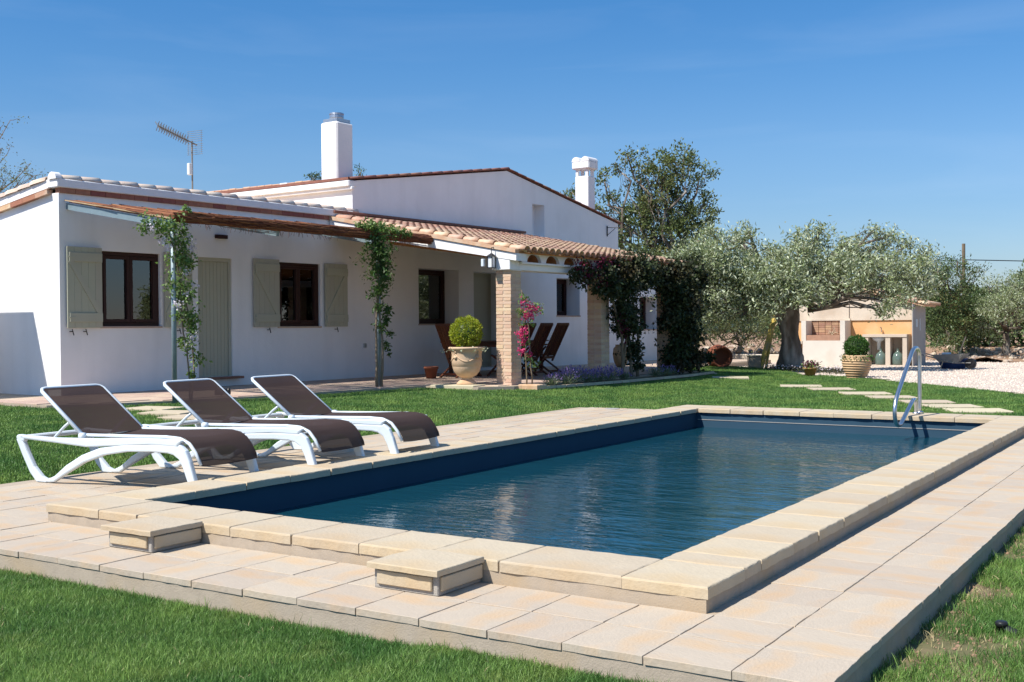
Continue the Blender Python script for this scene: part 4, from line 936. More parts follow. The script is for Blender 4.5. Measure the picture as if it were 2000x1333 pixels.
for k, tp in enumerate([(-20.29, 10.03, 5.35), (-20.24, 10.05, 4.97), (-20.15, 10.11, 4.86), (-20.06, 10.16, 4.26), (-19.73, 10.37, 4.64), (-19.87, 10.28, 4.37), (-19.78, 10.34, 4.31), (-20.19, 10.07, 4.21), (-19.69, 10.4, 4.36), (-20.1, 10.15, 5.57), (-20.47, 9.91, 5.19), (-19.64, 10.42, 4.26)]):
    tp = Vector(tp)-Vector((-20.9, 9.0, -.1)); pts = branch(b, (.1,.1,3.2-.1*(k % 3)), tp, .03, .006, 5, .08, 5, 60+k)
    for q in range(7):
        p = pts[2+q % 4]; e = Vector(p)+Vector((rq.uniform(-.25,.3), rq.uniform(-.2,.25), rq.uniform(-.05,.3))); branch(b, p, e, .007, .003, 4, .1, 3, q*7+k); tips.append(e)
b.build('trunk', M_['twig'], lt_, True)
tp = np.array([list(t) for t in tips]); pos = np.repeat(tp, 22, 0)+rng.normal(size=(len(tp)*22, 3))*.07
o = link('crown', leaf_mesh('crown', pos, rng.normal(size=pos.shape), .05, .02), M_['bush_leaf'], lt_); o['kind'] = 'stuff'
# treetops that peep over the roof beside the big chimney
for k, (x, y, z, r_, lab) in enumerate(((-24.25, 24.1, 6.12, .24, 'small green treetop peeping over the roof left of the big chimney'), (-22.93, 25.0, 6.35, .12, 'tiny green treetop peeping over the roof right of the big chimney'))):
    tree('tree', lab, 'tree', (x, y, -.1), [(x, y, z, r_), (x+.05, y, z-.5, r_*1.3), (x-.1, y, z-1.1, .5)], [('dark_leaf', 1.0)], 160, .09, 30, .09, .035, .08, 4.6, 'treetops behind the roof', 70+k)
# far wood along the horizon
X = rng.uniform(-95, 40, 26000); Y = rng.uniform(66, 84, 26000)
hgt = 2.0+.9*np.sin(X*.23)+.6*np.sin(X*.71+1)+.35*np.sin(X*2.1)
pos = np.stack([X, Y, rng.random(26000)**.7*np.maximum(hgt, .6)], -1)
o = link('distant_wood', leaf_mesh('distant_wood', pos, rng.normal(size=pos.shape)+np.array([0,0,.6]), .6, .4), M_['hedge_far']); tag(o, 'low line of far trees along the horizon', 'woodland', kind='stuff')
X = np.concatenate([rng.uniform(-13, -9, 9000), rng.uniform(-7.5, 3, 14000)]); Y = rng.uniform(37, 41, 23000)
hgt = 2.3+.45*np.sin(X*1.3)+.25*np.sin(X*3.1+1)
pos = np.stack([X, Y, .2+rng.random(23000)**.8*np.maximum(hgt, .6)], -1)
o = link('scrub', leaf_mesh('scrub', pos, rng.normal(size=pos.shape)+np.array([0,0,.6]), .22, .12), M_['scrub_leaf']); tag(o, 'grey green scrub behind the earth bank', 'scrub', kind='stuff')

for k, (x, y, h, r_) in enumerate(((16,30,3.2,1.9),(20,24,2.8,2.2),(13,38,3.4,2.0),(22,34,3.6,2.4),(9,43,3,2.0))):
    tree('olive_tree', ['olive tree beyond the right edge of the yard, %s' % w for w in ('nearest the gravel','farthest right','behind the first','tallest of the group','next to the field')][k], 'tree', (x, y, -.1), [(x, y, h*.6, r_*.6), (x-r_*.5, y, h*.5, r_*.5), (x+r_*.5, y+.3, h*.55, r_*.5), (x, y+.3, h*.9, r_*.4)], [('olive_leaf', 1.0)], 6, .25, 40, .2, .08, .2, 1.2, None, 200+k)
# climbers
def climber(name, label, cat, lobes_st, stems, leafm, n, L, W, base_st, blooms=(), cr=1.0, stem_r=.012):
    bs_ = HW(*base_st); root = thing(name, label, cat, bs_, 0); b = MB()
    for k, st in enumerate(stems):
        pts = [HW(*p)-bs_ for p in st]; out = []
        for i in range(len(pts)-1): out += [pts[i].lerp(pts[i+1], q/4)+Vector((random.uniform(-.012,.012), random.uniform(-.012,.012), 0)) for q in range(4)]
        out.append(pts[-1]); b.tube(out, [stem_r*(1.25-.7*i/len(out)) for i in range(len(out))], 6)
    b.build('stem', M_['twig'], root, True)
    tot = sum(l[3]**2 for l in lobes_st); P = []; 
    for (s, t_, z, r) in lobes_st:
        m = int(n*r*r/tot); c = np.array(HW(s, t_, z)-bs_)
        kk = max(2, int(m/16)); cc = c+rng.normal(size=(kk, 3))*r*.48*cr; P.append(cc[rng.integers(0, kk, m)]+rng.normal(size=(m, 3))*min(.06, r*.3))
    P = np.concatenate(P); D = rng.normal(size=P.shape)*.8+np.array([0.2, -.1, -.35])
    o = link('foliage', leaf_mesh('foliage', P, D, L, W), M_[leafm], root); o['kind'] = 'stuff'
    for (mname, pts_, m, rr, l, w) in blooms:
        Q = []
        for (s, t_, z) in pts_: Q.append(np.array(HW(s, t_, z)-bs_)+rng.normal(size=(m, 3))*rr)
        Q = np.concatenate(Q); o = link('blossom', leaf_mesh('blossom', Q, rng.normal(size=Q.shape), l, w), M_[mname], root); o['kind'] = 'stuff'
    return root
V1 = [(-0.34,2.72,2.60,0.12),(-0.10,2.72,2.56,0.15),(0.22,2.72,2.66,0.15),(0.36,2.70,2.84,0.07),(0.24,2.72,2.45,0.17),(0.22,2.72,2.18,0.18),(0.35,2.72,2.06,0.12),(0.28,2.72,1.8,0.17),(0.34,2.72,1.57,0.16),(0.36,2.72,1.27,0.17),(0.43,2.72,1.11,0.12),(0.38,2.72,0.88,0.13),(0.56,2.72,0.66,0.1),(0.46,2.72,0.45,0.07)]
climber('climbing_plant', 'pale flowered climber twining up the left pergola post', 'climber', V1, [[(.42,2.72,-.05),(.38,2.72,.5),(.3,2.7,1.2),(.22,2.7,2.0),(.15,2.7,2.7)],[(.44,2.72,-.05),(.5,2.7,.6),(.38,2.72,1.4),(.05,2.7,2.6)]], 'vine_leaf', 2500, .06, .034, (.42,2.72,-.06),
        [('bloom_pale', [(.36,2.78,2.46),(.22,2.78,2.40),(.42,2.78,2.32),(-.1,2.78,2.38),(.0,2.78,2.30),(-.3,2.78,2.6),(.3,2.78,1.95),(.44,2.78,1.75),(.36,2.78,1.6),(.15,2.78,1.45),(.42,2.78,.95),(.34,2.78,.85)], 40, .035, .035, .03)])
V2 = [(4.57,2.8,2.57,0.22),(4.57,2.8,2.29,0.25),(4.57,2.8,2.01,0.21),(4.55,2.8,1.73,0.14),(4.55,2.8,1.46,0.11),(4.62,2.8,1.09,0.10),(4.5,2.8,2.76,0.14),(4.79,2.8,1.36,0.11),(4.72,2.8,1.2,.08),(4.76,2.8,.98,.07),(4.72,2.8,0.75,0.08),(4.78,2.8,.6,.05)]
climber('wisteria', 'drooping green climber on the right pergola post with two bare stems', 'climber', V2, [[(4.5,2.78,-.05),(4.48,2.78,.8),(4.52,2.78,1.6),(4.6,2.78,2.6)],[(4.58,2.82,-.05),(4.6,2.84,.7),(4.55,2.78,1.5),(4.65,2.78,2.5)]], 'wist_leaf', 2300, .075, .032, (4.54,2.8,-.06), cr=.9, stem_r=.02)
V2b = [(4.2,2.7,2.88,.09),(4.45,2.7,2.90,.13),(4.75,2.72,2.88,.12),(5.0,2.74,2.87,.11),(5.25,2.76,2.85,.08),(5.4,2.78,2.80,.05)]
climber('vine_mat', 'bright green shoots sprawling over the reed roll above the right post', 'climber', V2b, [[(4.6,2.75,2.6),(4.7,2.7,2.85),(5.3,2.75,2.88)]], 'vine_leaf', 1500, .07, .026, (4.6,2.75,2.6), cr=.85)
B1 = [(6.13,4.85,1.62,0.15),(6.37,4.85,1.4,0.17),(6.58,4.85,1.45,0.14),(6.05,4.85,1.35,0.13),(6.15,4.85,0.98,0.11),(6.15,4.85,0.84,0.1),(6.25,4.85,1.16,0.1),(6.3,4.85,.55,.12),(6.35,4.85,.35,.12)]
climber('young_bougainvillea', 'slender bougainvillea with bright pink bracts beside the first brick pillar', 'bougainvillea', B1, [[(6.28,4.84,0),(6.24,4.84,.6),(6.22,4.84,1.2),(6.12,4.84,1.75)],[(6.4,4.88,0),(6.34,4.86,.7),(6.3,4.85,1.3),(6.5,4.88,1.5)]], 'vine_leaf', 420, .055, .03, (6.3,4.86,.02),
        [('bract', [(6.15,4.87,1.55),(6.32,4.87,1.47),(6.45,4.87,1.42),(6.58,4.87,1.40),(6.1,4.87,1.38),(6.3,4.87,1.32),(6.18,4.87,1.25),(6.42,4.87,1.28),(6.02,4.87,.98),(6.1,4.87,.94),(6.1,4.87,.80),(6.2,4.87,.86),(6.12,4.87,1.05),(6.05,4.87,.65),(6.3,4.87,.6)], 34, .035, .042, .034)])
me = slab_mesh(.42, .34, .09, .02, .02, 77, 4); o = link('planting_kerb', me, M_['urn'], None, HW(6.32, 4.92, .035), -HA+.1); tag(o, 'rough pale stone at the foot of the young pink bougainvillea', 'stone')
B2 = [(8.15,4.78,2.12,.17),(8.59,4.78,2.08,.22),(9.09,4.78,2.15,.24),(9.71,4.78,2.30,.28),(10.46,4.78,2.36,.34),(11.14,4.78,2.27,.32),(9.39,4.78,1.88,.25),(10.02,4.78,1.91,.32),(10.85,4.78,2.02,.17),(9.91,4.78,1.48,.30),(10.1,4.78,1.05,.29),(10.30,4.78,.61,.24),(10.50,4.78,.23,.14),(10.15,4.78,1.3,.28),(9.8,4.78,1.27,.2),(8.88,4.78,1.83,.13),(10.4,4.78,2.0,.3)]
climber('bougainvillea', 'large dark bougainvillea smothering the second porch pillar with crimson bracts at its left tip', 'bougainvillea', B2, [[(10.3,4.75,0),(10.2,4.75,.7),(10.0,4.75,1.6),(9.7,4.75,2.3)],[(10.45,4.8,0),(10.5,4.8,.9),(10.3,4.75,1.9),(11.1,4.75,2.3)],[(10.0,4.7,0),(9.9,4.75,.8),(9.4,4.75,1.9),(8.3,4.75,2.2)],[(9.95,4.7,0),(10.1,4.75,.9),(10.2,4.75,2.0)]], 'boug_leaf', 11500, .075, .048, (10.3,4.76,0),
        [('bract_dark', [(8.05,4.85,2.3),(8.2,4.85,2.15),(8.45,4.85,2.05),(8.6,4.85,2.3),(8.9,4.85,2.45),(9.1,4.85,2.35),(9.3,4.85,2.3),(8.8,4.85,2.1),(9.0,4.85,1.95),(9.7,4.85,1.2),(9.8,4.85,1.0)], 45, .07, .05, .038)], cr=.88, stem_r=.028)
B3 = [(12.1,4.72,2.25,.36),(13.12,4.72,2.30,.34),(12.34,4.72,1.85,.45),(13.0,4.72,1.63,.36),(12.34,4.72,1.27,.42),(12.9,4.72,.92,.36),(12.46,4.72,.57,.34),(13.05,4.72,.32,.30),(12.33,4.72,.28,.24),(13.7,4.72,2.0,.14),(13.95,4.72,.36,.16),(12.7,4.72,2.3,.36),(12.6,4.8,1.5,.4),(12.7,4.8,.9,.4),(13.4,4.72,2.1,.2),(13.6,4.6,.3,.2)]
climber('evergreen_climber', 'very dark leafy climber covering the third porch pillar', 'climber', B3, [[(12.6,4.8,0),(12.6,4.8,1.2),(12.5,4.8,2.3)],[(13.0,4.8,0),(13.1,4.8,.8),(13.0,4.8,2.1)],[(13.5,4.75,0),(13.3,4.75,.8)]], 'boug_leaf', 20000, .085, .055, (12.6,4.8,0), cr=.85, stem_r=.03)

# clipped box balls, urn, ribbed pot
def ball(name, label, base, c_z, r, leafm, cat='topiary', group='clipped box balls', n=5200):
    root = thing(name, label, cat, base, 0, group); u = rng.normal(size=(n, 3)); u /= np.linalg.norm(u, axis=1, keepdims=True)
    lump = 1+.04*np.sin(u[:, :1]*9+u[:, 1:2]*7)+.03*np.sin(u[:, 2:]*13+u[:, :1]*5)
    P = u*r*lump*np.where(rng.random((n, 1)) < .05, rng.uniform(1.02, 1.12, (n, 1)), rng.uniform(.84, 1.03, (n, 1)))+np.array([0, 0, c_z]); D = u*.8+rng.normal(size=(n, 3))*.6+np.array([0,0,.2])
    b = MB(); b.tube([(0,0,0),(0,0,c_z)], .03, 7); b.build('stem', M_['twig'], root)
    nn = [(r*.84*math.sin(PI*i/8), c_z-r*.84*math.cos(PI*i/8)) for i in range(9)]; nn[0] = (.005, nn[0][1]); nn[-1] = (.005, nn[-1][1])
    MB().lathe(nn, 16).build('inner_growth', M_['dark_leaf'], root, True)
    o = link('crown', leaf_mesh('crown', P, D, .034, .02), M_[leafm], root); o['kind'] = 'stuff'; return root
UB = HW(5.80, 3.82, .03)
pd = MB().cbox(-.45,.45,-.36,.36,-.12,.012,.008).build('paving_slab', M_['stepstone'], None, False, HW(5.72, 3.75, .02), -HA+.16); tag(pd, 'pale square slab under the tall terracotta urn', 'slab')
urn = thing('garden_urn', 'tall pale terracotta urn with swag relief on a foot left of the first pillar', 'urn', UB)
prof = [(.185,0),(.19,.02),(.165,.045),(.13,.075),(.095,.10),(.088,.115),(.12,.13),(.18,.165),(.235,.235),(.268,.33),(.268,.34),(.275,.345),(.282,.45),(.275,.55),(.282,.585),(.30,.62),(.325,.645),(.34,.665),(.335,.685),(.31,.692),(.285,.685),(.27,.64),(.02,.62)]
MB().lathe(prof, 36).build('body', M_['urn'], urn, True)
b = MB()
for q in range(4):
    a0 = q*PI/2-1.75; pts = []
    for i in range(13):
        t_ = i/12; a = a0+t_*PI/2; z = .56-.13*math.sin(PI*t_)**.8; pts.append((.284*math.cos(a), .284*math.sin(a), z))
    b.tube(pts, .011, 6)
    for k in range(2): b.tube([(.282*math.cos(a0), .282*math.sin(a0), .56), (.30*math.cos(a0+.05-.1*k), .30*math.sin(a0+.05-.1*k), .615)], .009, 5)
    b.tube([(.28*math.cos(a0),.28*math.sin(a0),.50+.0), (.302*math.cos(a0),.302*math.sin(a0),.50)], .035, 10)
b.build('swag', M_['urn'], urn, True)
MB().lathe([(.27,.655),(.005,.67)], 20, closed=False).build('potting_soil', M_['soil'], urn)
ball('box_ball', 'bright yellow green clipped ball growing in the tall urn', UB+Vector((0,0,.65)), .30, .285, 'box_y')
pos = []; 
for k in range(10):
    a = k*.63; st = np.array([.3*math.cos(a), .3*math.sin(a), .66]); 
    for i in range(12): pos.append(st+np.array([math.cos(a), math.sin(a), -.25])*.16*(i/11)*(1 if k % 3 == 0 else .35)+rng.normal(size=3)*.014)
pos = np.array(pos); o = link('ivy_trail', leaf_mesh('ivy_trail', pos, rng.normal(size=pos.shape), .035, .03), M_['olive_leaf2'], None, UB); tag(o, 'pale ivy trailing over the rim of the tall urn', 'ivy', kind='stuff')
PB = Vector((-5.175, 20.9, -.12))
pot = thing('ribbed_pot', 'big honey coloured ribbed clay pot on the gravel edge', 'pot', PB)
prof = []
for i in range(56):
    t_ = i/55; z = .46*t_; r = .205+.115*math.sin(min(1, t_*1.18)*PI/2)-.03*max(0, t_-.85)*4; rib = .009*math.sin(t_*PI*2*8.5) if t_ < .93 else 0; prof.append((r+rib, z))
prof = [(.19, 0)] + prof + [(.30,.465),(.31,.49),(.30,.515),(.27,.515),(.26,.47),(.01,.46)]
MB().lathe(prof, 36).build('body', M_['pot'], pot, True)
MB().lathe([(.255,.485),(.005,.50)], 20, closed=False).build('potting_soil', M_['soil'], pot)
ball('box_ball', 'dark green clipped ball in the big ribbed clay pot', PB+Vector((0,0,.48)), .21, .25, 'box_g', n=4200)
pos = np.array([[.3*math.cos(a)*rng.uniform(.9,1.25), .3*math.sin(a)*rng.uniform(.9,1.2), .52-rng.random()*.14] for a in rng.uniform(0, 2*PI, 260)])
o = link('ivy_trail', leaf_mesh('ivy_trail', pos, rng.normal(size=pos.shape), .045, .03), M_['box_g'], None, PB); tag(o, 'green creeper spilling over the rim of the ribbed pot', 'creeper', kind='stuff')
# lavender bed
tag(MB().prism(BED, 2, -.2, -.02).build('planting_bed', M_['soil']), kind='structure')
kb = MB()
for i in range(5):
    a = HW(*[(6.35,5.06,0),(9,5.22,0),(12,5.2,0),(13.8,4.95,0)][min(i, 2)]); c = HW(*[(6.35,5.06,0),(9,5.22,0),(12,5.2,0),(13.8,4.95,0)][min(i+1, 3)])
kerbs = [(6.5,5.09),(9,5.25),(12,5.23),(13.8,4.98)]
for (a, c) in zip(kerbs[:-1], kerbs[1:]):
    A_, C_ = HW(*a, -.03), HW(*c, -.03); m_ = max(1, int((C_-A_).length/.28))
    for i in range(m_):
        p, q = A_.lerp(C_, i/m_), A_.lerp(C_, (i+.96)/m_); kb2 = MB(); kb2.beam(p, q, .05, .05); k_ = kb2.build('kerb_brick', M_['stepstone'], bpy.data.objects['planting_bed'])
lavp = [(7.0,4.9,.20,1),(7.35,5.0,.28,0),(7.75,4.95,.32,0),(8.15,5.0,.25,0),(8.55,5.0,.26,0),(9.0,4.98,.28,0),(9.5,5.02,.2,2),(10.9,5.0,.26,2),(11.35,5.0,.22,2),(11.7,4.95,.2,2)]
for k, (s, t_, h, kind) in enumerate(lavp):
    bs_ = HW(s, t_, -.03); rootl = thing('lavender' if kind != 2 else 'low_shrub', ['lavender clump in purple bloom in the porch bed, number %s from the first pillar' % ['two','two','three','four','five','six','seven','eight'][min(k, 7)], 'grey green lavender clump with few flowers, nearest the first pillar', ['dark grey green low plant at the foot of the second porch pillar', 'dark grey green low plant just right of the second porch pillar', 'dark grey green low plant midway between second and third porch pillars', 'dark grey green low plant just left of the third porch pillar'][max(0, k-6)]][[0,1,2][kind]], 'lavender' if kind != 2 else 'plant', bs_, 0, 'lavender clumps along the porch' if kind != 2 else 'low plants between the pillars')
    n = 330; a = rng.uniform(0, 2*PI, n); el = rng.uniform(.35, 1.35, n); d = np.stack([np.cos(a)*np.cos(el), np.sin(a)*np.cos(el), np.sin(el)], -1)
    link('foliage', leaf_mesh('foliage', d*rng.uniform(.02, h*.75, (n, 1)), d, .07, .01), M_['lav_leaf'], rootl)['kind'] = 'stuff'
    m = 60 if kind == 1 else 150 if kind == 0 else 30; a = rng.uniform(0, 2*PI, m); el = rng.uniform(.5, 1.4, m); d = np.stack([np.cos(a)*np.cos(el), np.sin(a)*np.cos(el), np.sin(el)], -1)
    link('blossom', leaf_mesh('blossom', d*rng.uniform(h*.7, h*1.15, (m, 1)), d, .05, .022), M_['lav_fl'], rootl)['kind'] = 'stuff'

# ------------------------------------------------------------------ loungers
def lounger():
    root = thing('sun_lounger', '', 'sun lounger', (0,0,0), 0, 'sun loungers in a row on the deck')
    def side(y, s):
        b = MB(); w = .045
        def strip(top, bot):
            n = len(top); vs = []
            for (x, z) in top: vs += [(x, y, z), (x, y+s*w, z)]
            for (x, z) in bot: vs += [(x, y, z), (x, y+s*w, z)]
            fs = []
            for i in range(n-1):
                a, c = 2*i, 2*(i+1); e, g_ = 2*n+2*i, 2*n+2*(i+1)
                fs += [(a, c, g_, e), (a+1, e+1, g_+1, c+1), (a, a+1, c+1, c), (e, g_, g_+1, e+1)]
            fs += [(0, 2*n, 2*n+1, 1), (2*n-2, 2*n-1, 4*n-1, 4*n-2)]; b.add(vs, fs)
        # long top rail, deepening into the arch
        strip([(.05,.365),(.45,.358),(.95,.372),(1.35,.392),(1.70,.398),(1.80,.392)], [(.05,.335),(.45,.318),(.80,.300),(1.1,.32),(1.45,.345),(1.75,.34)])
        # rear leg: from the tail of the rail down to the foot
        strip([(.0,.345),(.02,.368),(.10,.366)], [(.02,.32),(.05,.31),(.10,.31)])
        strip([(.075,.335),(.13,.24),(.21,.12),(.30,.045),(.37,.022)], [(.0,.335),(.07,.21),(.16,.07),(.235,.0),(.36,.0)])
        # arch from the foot up to the middle of the rail, then the front leg
        strip([(.36,.025),(.45,.06),(.58,.15),(.75,.235),(.95,.30),(1.2,.335),(1.5,.35),(1.72,.352),(1.80,.345)], [(.36,.0),(.44,.008),(.58,.082),(.78,.178),(1.0,.246),(1.25,.284),(1.5,.294),(1.66,.292),(1.72,.28)])
        strip([(1.78,.365),(1.84,.32),(1.88,.24),(1.92,.12),(1.955,.0)], [(1.70,.292),(1.775,.25),(1.815,.185),(1.86,.08),(1.885,.0)])
        o = b.build('side_frame', M_['whitepl'], root)
        bm_ = o.modifiers.new('soft', 'BEVEL'); bm_.width = .012; bm_.segments = 2; bm_.limit_method = 'ANGLE'; bm_.angle_limit = math.radians(50)
        # slim rail that carries the sling and curves down at the foot end
        b = MB(); yy = y+s*(w+.012); b.tube([(.70,yy,.385),(1.2,yy,.395),(1.6,yy,.405),(1.74,yy,.398),(1.83,yy,.365),(1.89,yy,.30),(1.94,yy,.215)], [.014]*7, 8); b.build('sling_rail', M_['whitepl'], root, True)
    side(0, 1); side(.70, -1)
    b = MB(); b.cbox(.03, .11, .04, .66, .325, .36, .01); b.build('rear_bar', M_['whitepl'], root)
    b = MB(); b.tube([(.78,.03,.335),(.78,.67,.335)], .018, 8); b.tube([(1.62,.03,.31),(1.62,.67,.31)], .018, 8); b.build('cross_bar', M_['whitepl'], root, True)
    # seat sling
    prof = [(.70,.382),(.95,.386),(1.25,.398),(1.55,.412),(1.70,.412),(1.79,.398),(1.855,.36),(1.905,.305),(1.945,.24),(1.955,.20)]
    b = MB(); n = 9; vs = []
    for (x, z) in prof:
        for j in range(n):
            v_ = j/(n-1); vs.append((x, .055+.59*v_, z+.006-.022*math.sin(PI*v_)*(1 if x < 1.75 else .4)))
    fs = [(i*n+j, i*n+j+1, (i+1)*n+j+1, (i+1)*n+j) for i in range(len(prof)-1) for j in range(n-1)]
    b.add(vs, fs).build('seat_sling', M_['sling'], root, True)
    # backrest
    br = sub('backrest', root); A0 = Vector((.74, 0, .375)); A1 = Vector((.235, 0, .735))
    b = MB()
    pts = [A0+Vector((0,.045,0)), A1+Vector((0,.045,0))+(A0-A1)*.06, A1+Vector((0,.065,0))+(A0-A1)*.015, A1+Vector((0,.10,0)), A1+Vector((0,.60,0)), A1+Vector((0,.635,0))+(A0-A1)*.015, A1+Vector((0,.655,0))+(A0-A1)*.06, A0+Vector((0,.655,0))]
    b.tube(pts, .0155, 8); b.build('back_frame', M_['whitepl'], br, True)
    b = MB(); vs = []; m = 8; nrm = Vector((A1-A0)).cross(Vector((0,1,0))).normalized()
    for i in range(m+1):
        t_ = i/m; p = A0.lerp(A1, t_*.985)
        for j in range(n):
            v_ = j/(n-1); q = p+Vector((0, .05+.60*v_, 0))+Vector((.02,0,.012))*.5; sag = .02*math.sin(PI*v_)*math.sin(PI*min(1, t_*1.0)); q -= Vector((-.6,0,-.8))*0; vs.append(q-Vector((.58,0,.81))*sag)
    b.add(vs, [(i*n+j, i*n+j+1, (i+1)*n+j+1, (i+1)*n+j) for i in range(m) for j in range(n-1)]).build('back_sling', M_['sling'], br, True)
    for y in (.06, .64):
        b = MB(); b.tube([(.58,y,.49),(.50,y,.44),(.41,y,.37),(.37,y,.335)], .012, 7); b.build('prop_arm', M_['whitepl'], br, True)
    for y in (.03, .67): MB().tube([(.74,y-.02,.38),(.74,y+.02,.38)], .028, 10).build('pivot_knob', M_['whitepl'], br, True)
    return root
l1 = lounger(); l2 = copy_tree(l1); l3 = copy_tree(l1)
for o, x, y, a, lab in ((l1, -6.37, 1.06, 4.0, 'brown sling sun lounger with white frame, nearest the left lawn'),
                        (l2, -6.24, 2.17, 4.5, 'middle brown sling sun lounger, between the two others by the pool'),
                        (l3, -6.16, 3.14, 4.0, 'brown sling sun lounger farthest along the deck towards the house')):
    o.location = (x, y, -.108); o.rotation_euler = (0, 0, math.radians(a)); o['label'] = lab

# ------------------------------------------------------------------ pool handrail
rl = thing('pool_handrail', 'bent stainless steel handrail standing on the far coping over the water', 'handrail', (-1.37, 9.95, 0))
def smooth_path(pts, k=5):
    pts = [Vector(p) for p in pts]; out = []
    for i in range(len(pts)-1):
        p0, p1, p2, p3 = pts[max(i-1, 0)], pts[i], pts[i+1], pts[min(i+2, len(pts)-1)]
        for q in range(k):
            t_ = q/k; out.append(.5*((2*p1)+(p2-p0)*t_+(2*p0-5*p1+4*p2-p3)*t_*t_+(3*p1-p0-3*p2+p3)*t_**3))
    return out+[pts[-1]]
def rail_pts(dx):
    yz = [(9.95,.0),(9.95,.40),(9.95,.66),(9.92,.74),(9.83,.79),(9.70,.795),(9.58,.76),(9.45,.68),(9.05,.41),(8.83,.26),(8.75,.17),(8.73,.08),(8.76,-.01),(8.86,-.07),(8.98,-.075),(9.08,-.04),(9.40,.09),(9.58,.16),(9.66,.175),(9.73,.155),(9.76,.10),(9.77,.0)]
    return [(dx+(.0 if i < 10 else .0), y-9.95, z) for i, (y, z) in enumerate(yz)]
MB().tube(smooth_path(rail_pts(0)), .024, 12).build('rail', M_['steel'], rl, True)
for y in (9.95, 9.77): MB().lathe([(.045,.0),(.045,.012),(.025,.02)], 16, (0,y-9.95,0)).build('flange', M_['steel'], rl, True)

# ------------------------------------------------------------------ small things near the house
cn = thing('garden_spotlight', 'black cylindrical garden spotlight lying on the patio edge behind the middle lounger', 'spotlight', HW(1.15, 2.55, .02), .5)
MB().tube([(-.10,0,.06),(.12,0,.085)], [.04,.05], 14).build('housing', M_['blackpl'], cn, True); MB().tube([(.115,0,.085),(.13,0,.087)], .056, 14).build('rim', M_['blackpl'], cn); MB().tube([(0,0,.06),(0,0,0)], .01, 6).build('stake', M_['blackpl'], cn)
sp = thing('sprinkler_head', 'small dark pop-up sprinkler head in the grass at the lower right', 'sprinkler', (.93, .62, -.24), .4)
sp.location = (1.02, .78, -.235)
MB().lathe([(.022,0),(.022,.035),(.026,.036),(.026,.05),(.02,.056)], 14).build('body', M_['blackpl'], sp, True); MB().tube([(.0,.0,.03),(.055,-.03,.015)], [.018,.014], 8).build('nozzle', M_['blackpl'], sp)

# chairs and table under the porch
def chair():
    root = thing('reclining_chair', '', 'chair', (0,0,0), 0, 'teak garden chairs under the porch')
    # local: +x is the way the backrest leans; seat at z .42
    for i in range(6):
        y = -.225+.09*i; b = MB(); b.beam((.16,y,.40), (.52,y,1.06), .02, .072, (0,1,0)); b.build('back_slat', M_['teak'], root)
    for y in (-.27, .27):
        b = MB(); b.beam((.10,y,.28),(.535,y,1.07), .03, .05, (0,1,0)); b.beam((-.42,y,.0),(.22,y,.60), .03, .05, (0,1,0)); b.beam((.42,y,0),(-.30,y,.44), .03, .05, (0,1,0)); b.beam((-.40,y,.62),(.32,y,.64), .055, .03); b.build('side_frame', M_['teak'], root)
    for q_ in ((.535,1.07,.28),(.14,.36,.27)): MB().beam((q_[0],-q_[2],q_[1]),(q_[0],q_[2],q_[1]), .035, .055).build('back_rail', M_['teak'], root)
    for i in range(6): MB().box(-.36+.08*i, -.29+.08*i, -.25, .25, .41, .43).build('seat_slat', M_['teak'], root)
    b = MB(); b.beam((.30,-.27,.07),(.30,.27,.07), .03, .04); b.beam((-.30,-.27,.10),(-.30,.27,.10), .03, .04); b.build('stretcher', M_['teak'], root); return root
c1 = chair(); chs = [(9.05,2.45,0,'teak reclining chair nearest the first pillar, its back to the lawn'),(9.70,2.45,0,'middle one of three teak chairs with backs to the lawn'),(10.35,2.45,0,'teak reclining chair farthest from the first pillar, beside bare wall'),
       (8.25,1.75,-PI/2,'teak chair at the near end of the table, seen beside the urn')]
for k, (s, t_, a, lab) in enumerate(chs):
    o = c1 if k == 0 else copy_tree(c1); o.location = HW(s, t_, .02); o.rotation_euler = (0,0,-HA+a); o.scale = (1.02,.80,1.04); o['label'] = lab
tb_ = thing('garden_table', 'long dark teak table under the porch behind the urn', 'table', HW(10.1, 1.35, .02), -HA)
for i in range(8): MB().cbox(-.44+.11*i, -.335+.11*i, -1.5, 1.5, .72, .745, .003).build('top_slat', M_['teak'], tb_)
MB().box(-.38,.42,-1.35,1.35,.64,.72).build('apron', M_['teak'], tb_)
for a in (-.34, .38):
    for c in (-1.25, 1.25): MB().cbox(a-.035, a+.035, c-.035, c+.035, 0, .72, .004).build('leg', M_['teak'], tb_)
st_ = thing('clay_jar', 'tan clay jar standing against the wall right of the second pillar', 'jar', HW(14.6, 2.0, .02), 0, 'clay jars by the porch wall')
MB().lathe([(.10,0),(.18,.15),(.21,.33),(.19,.48),(.13,.55),(.15,.58),(.12,.58),(.1,.5)], 20).build('body', M_['pot'], st_, True)
st2 = copy_tree(st_); st2.location = HW(14.2, 1.5, .02); st2['label'] = 'tan clay jar partly hidden left of the second pillar'
fp = thing('orange_flowerpot', 'orange clay pot on the patio behind the urn at the left', 'flowerpot', HW(7.45, 1.6, .02)); MB().lathe([(.10,0),(.14,.2),(.155,.2),(.155,.25),(.13,.25),(.11,.1)], 18).build('body', M_['redclay'], fp, True)

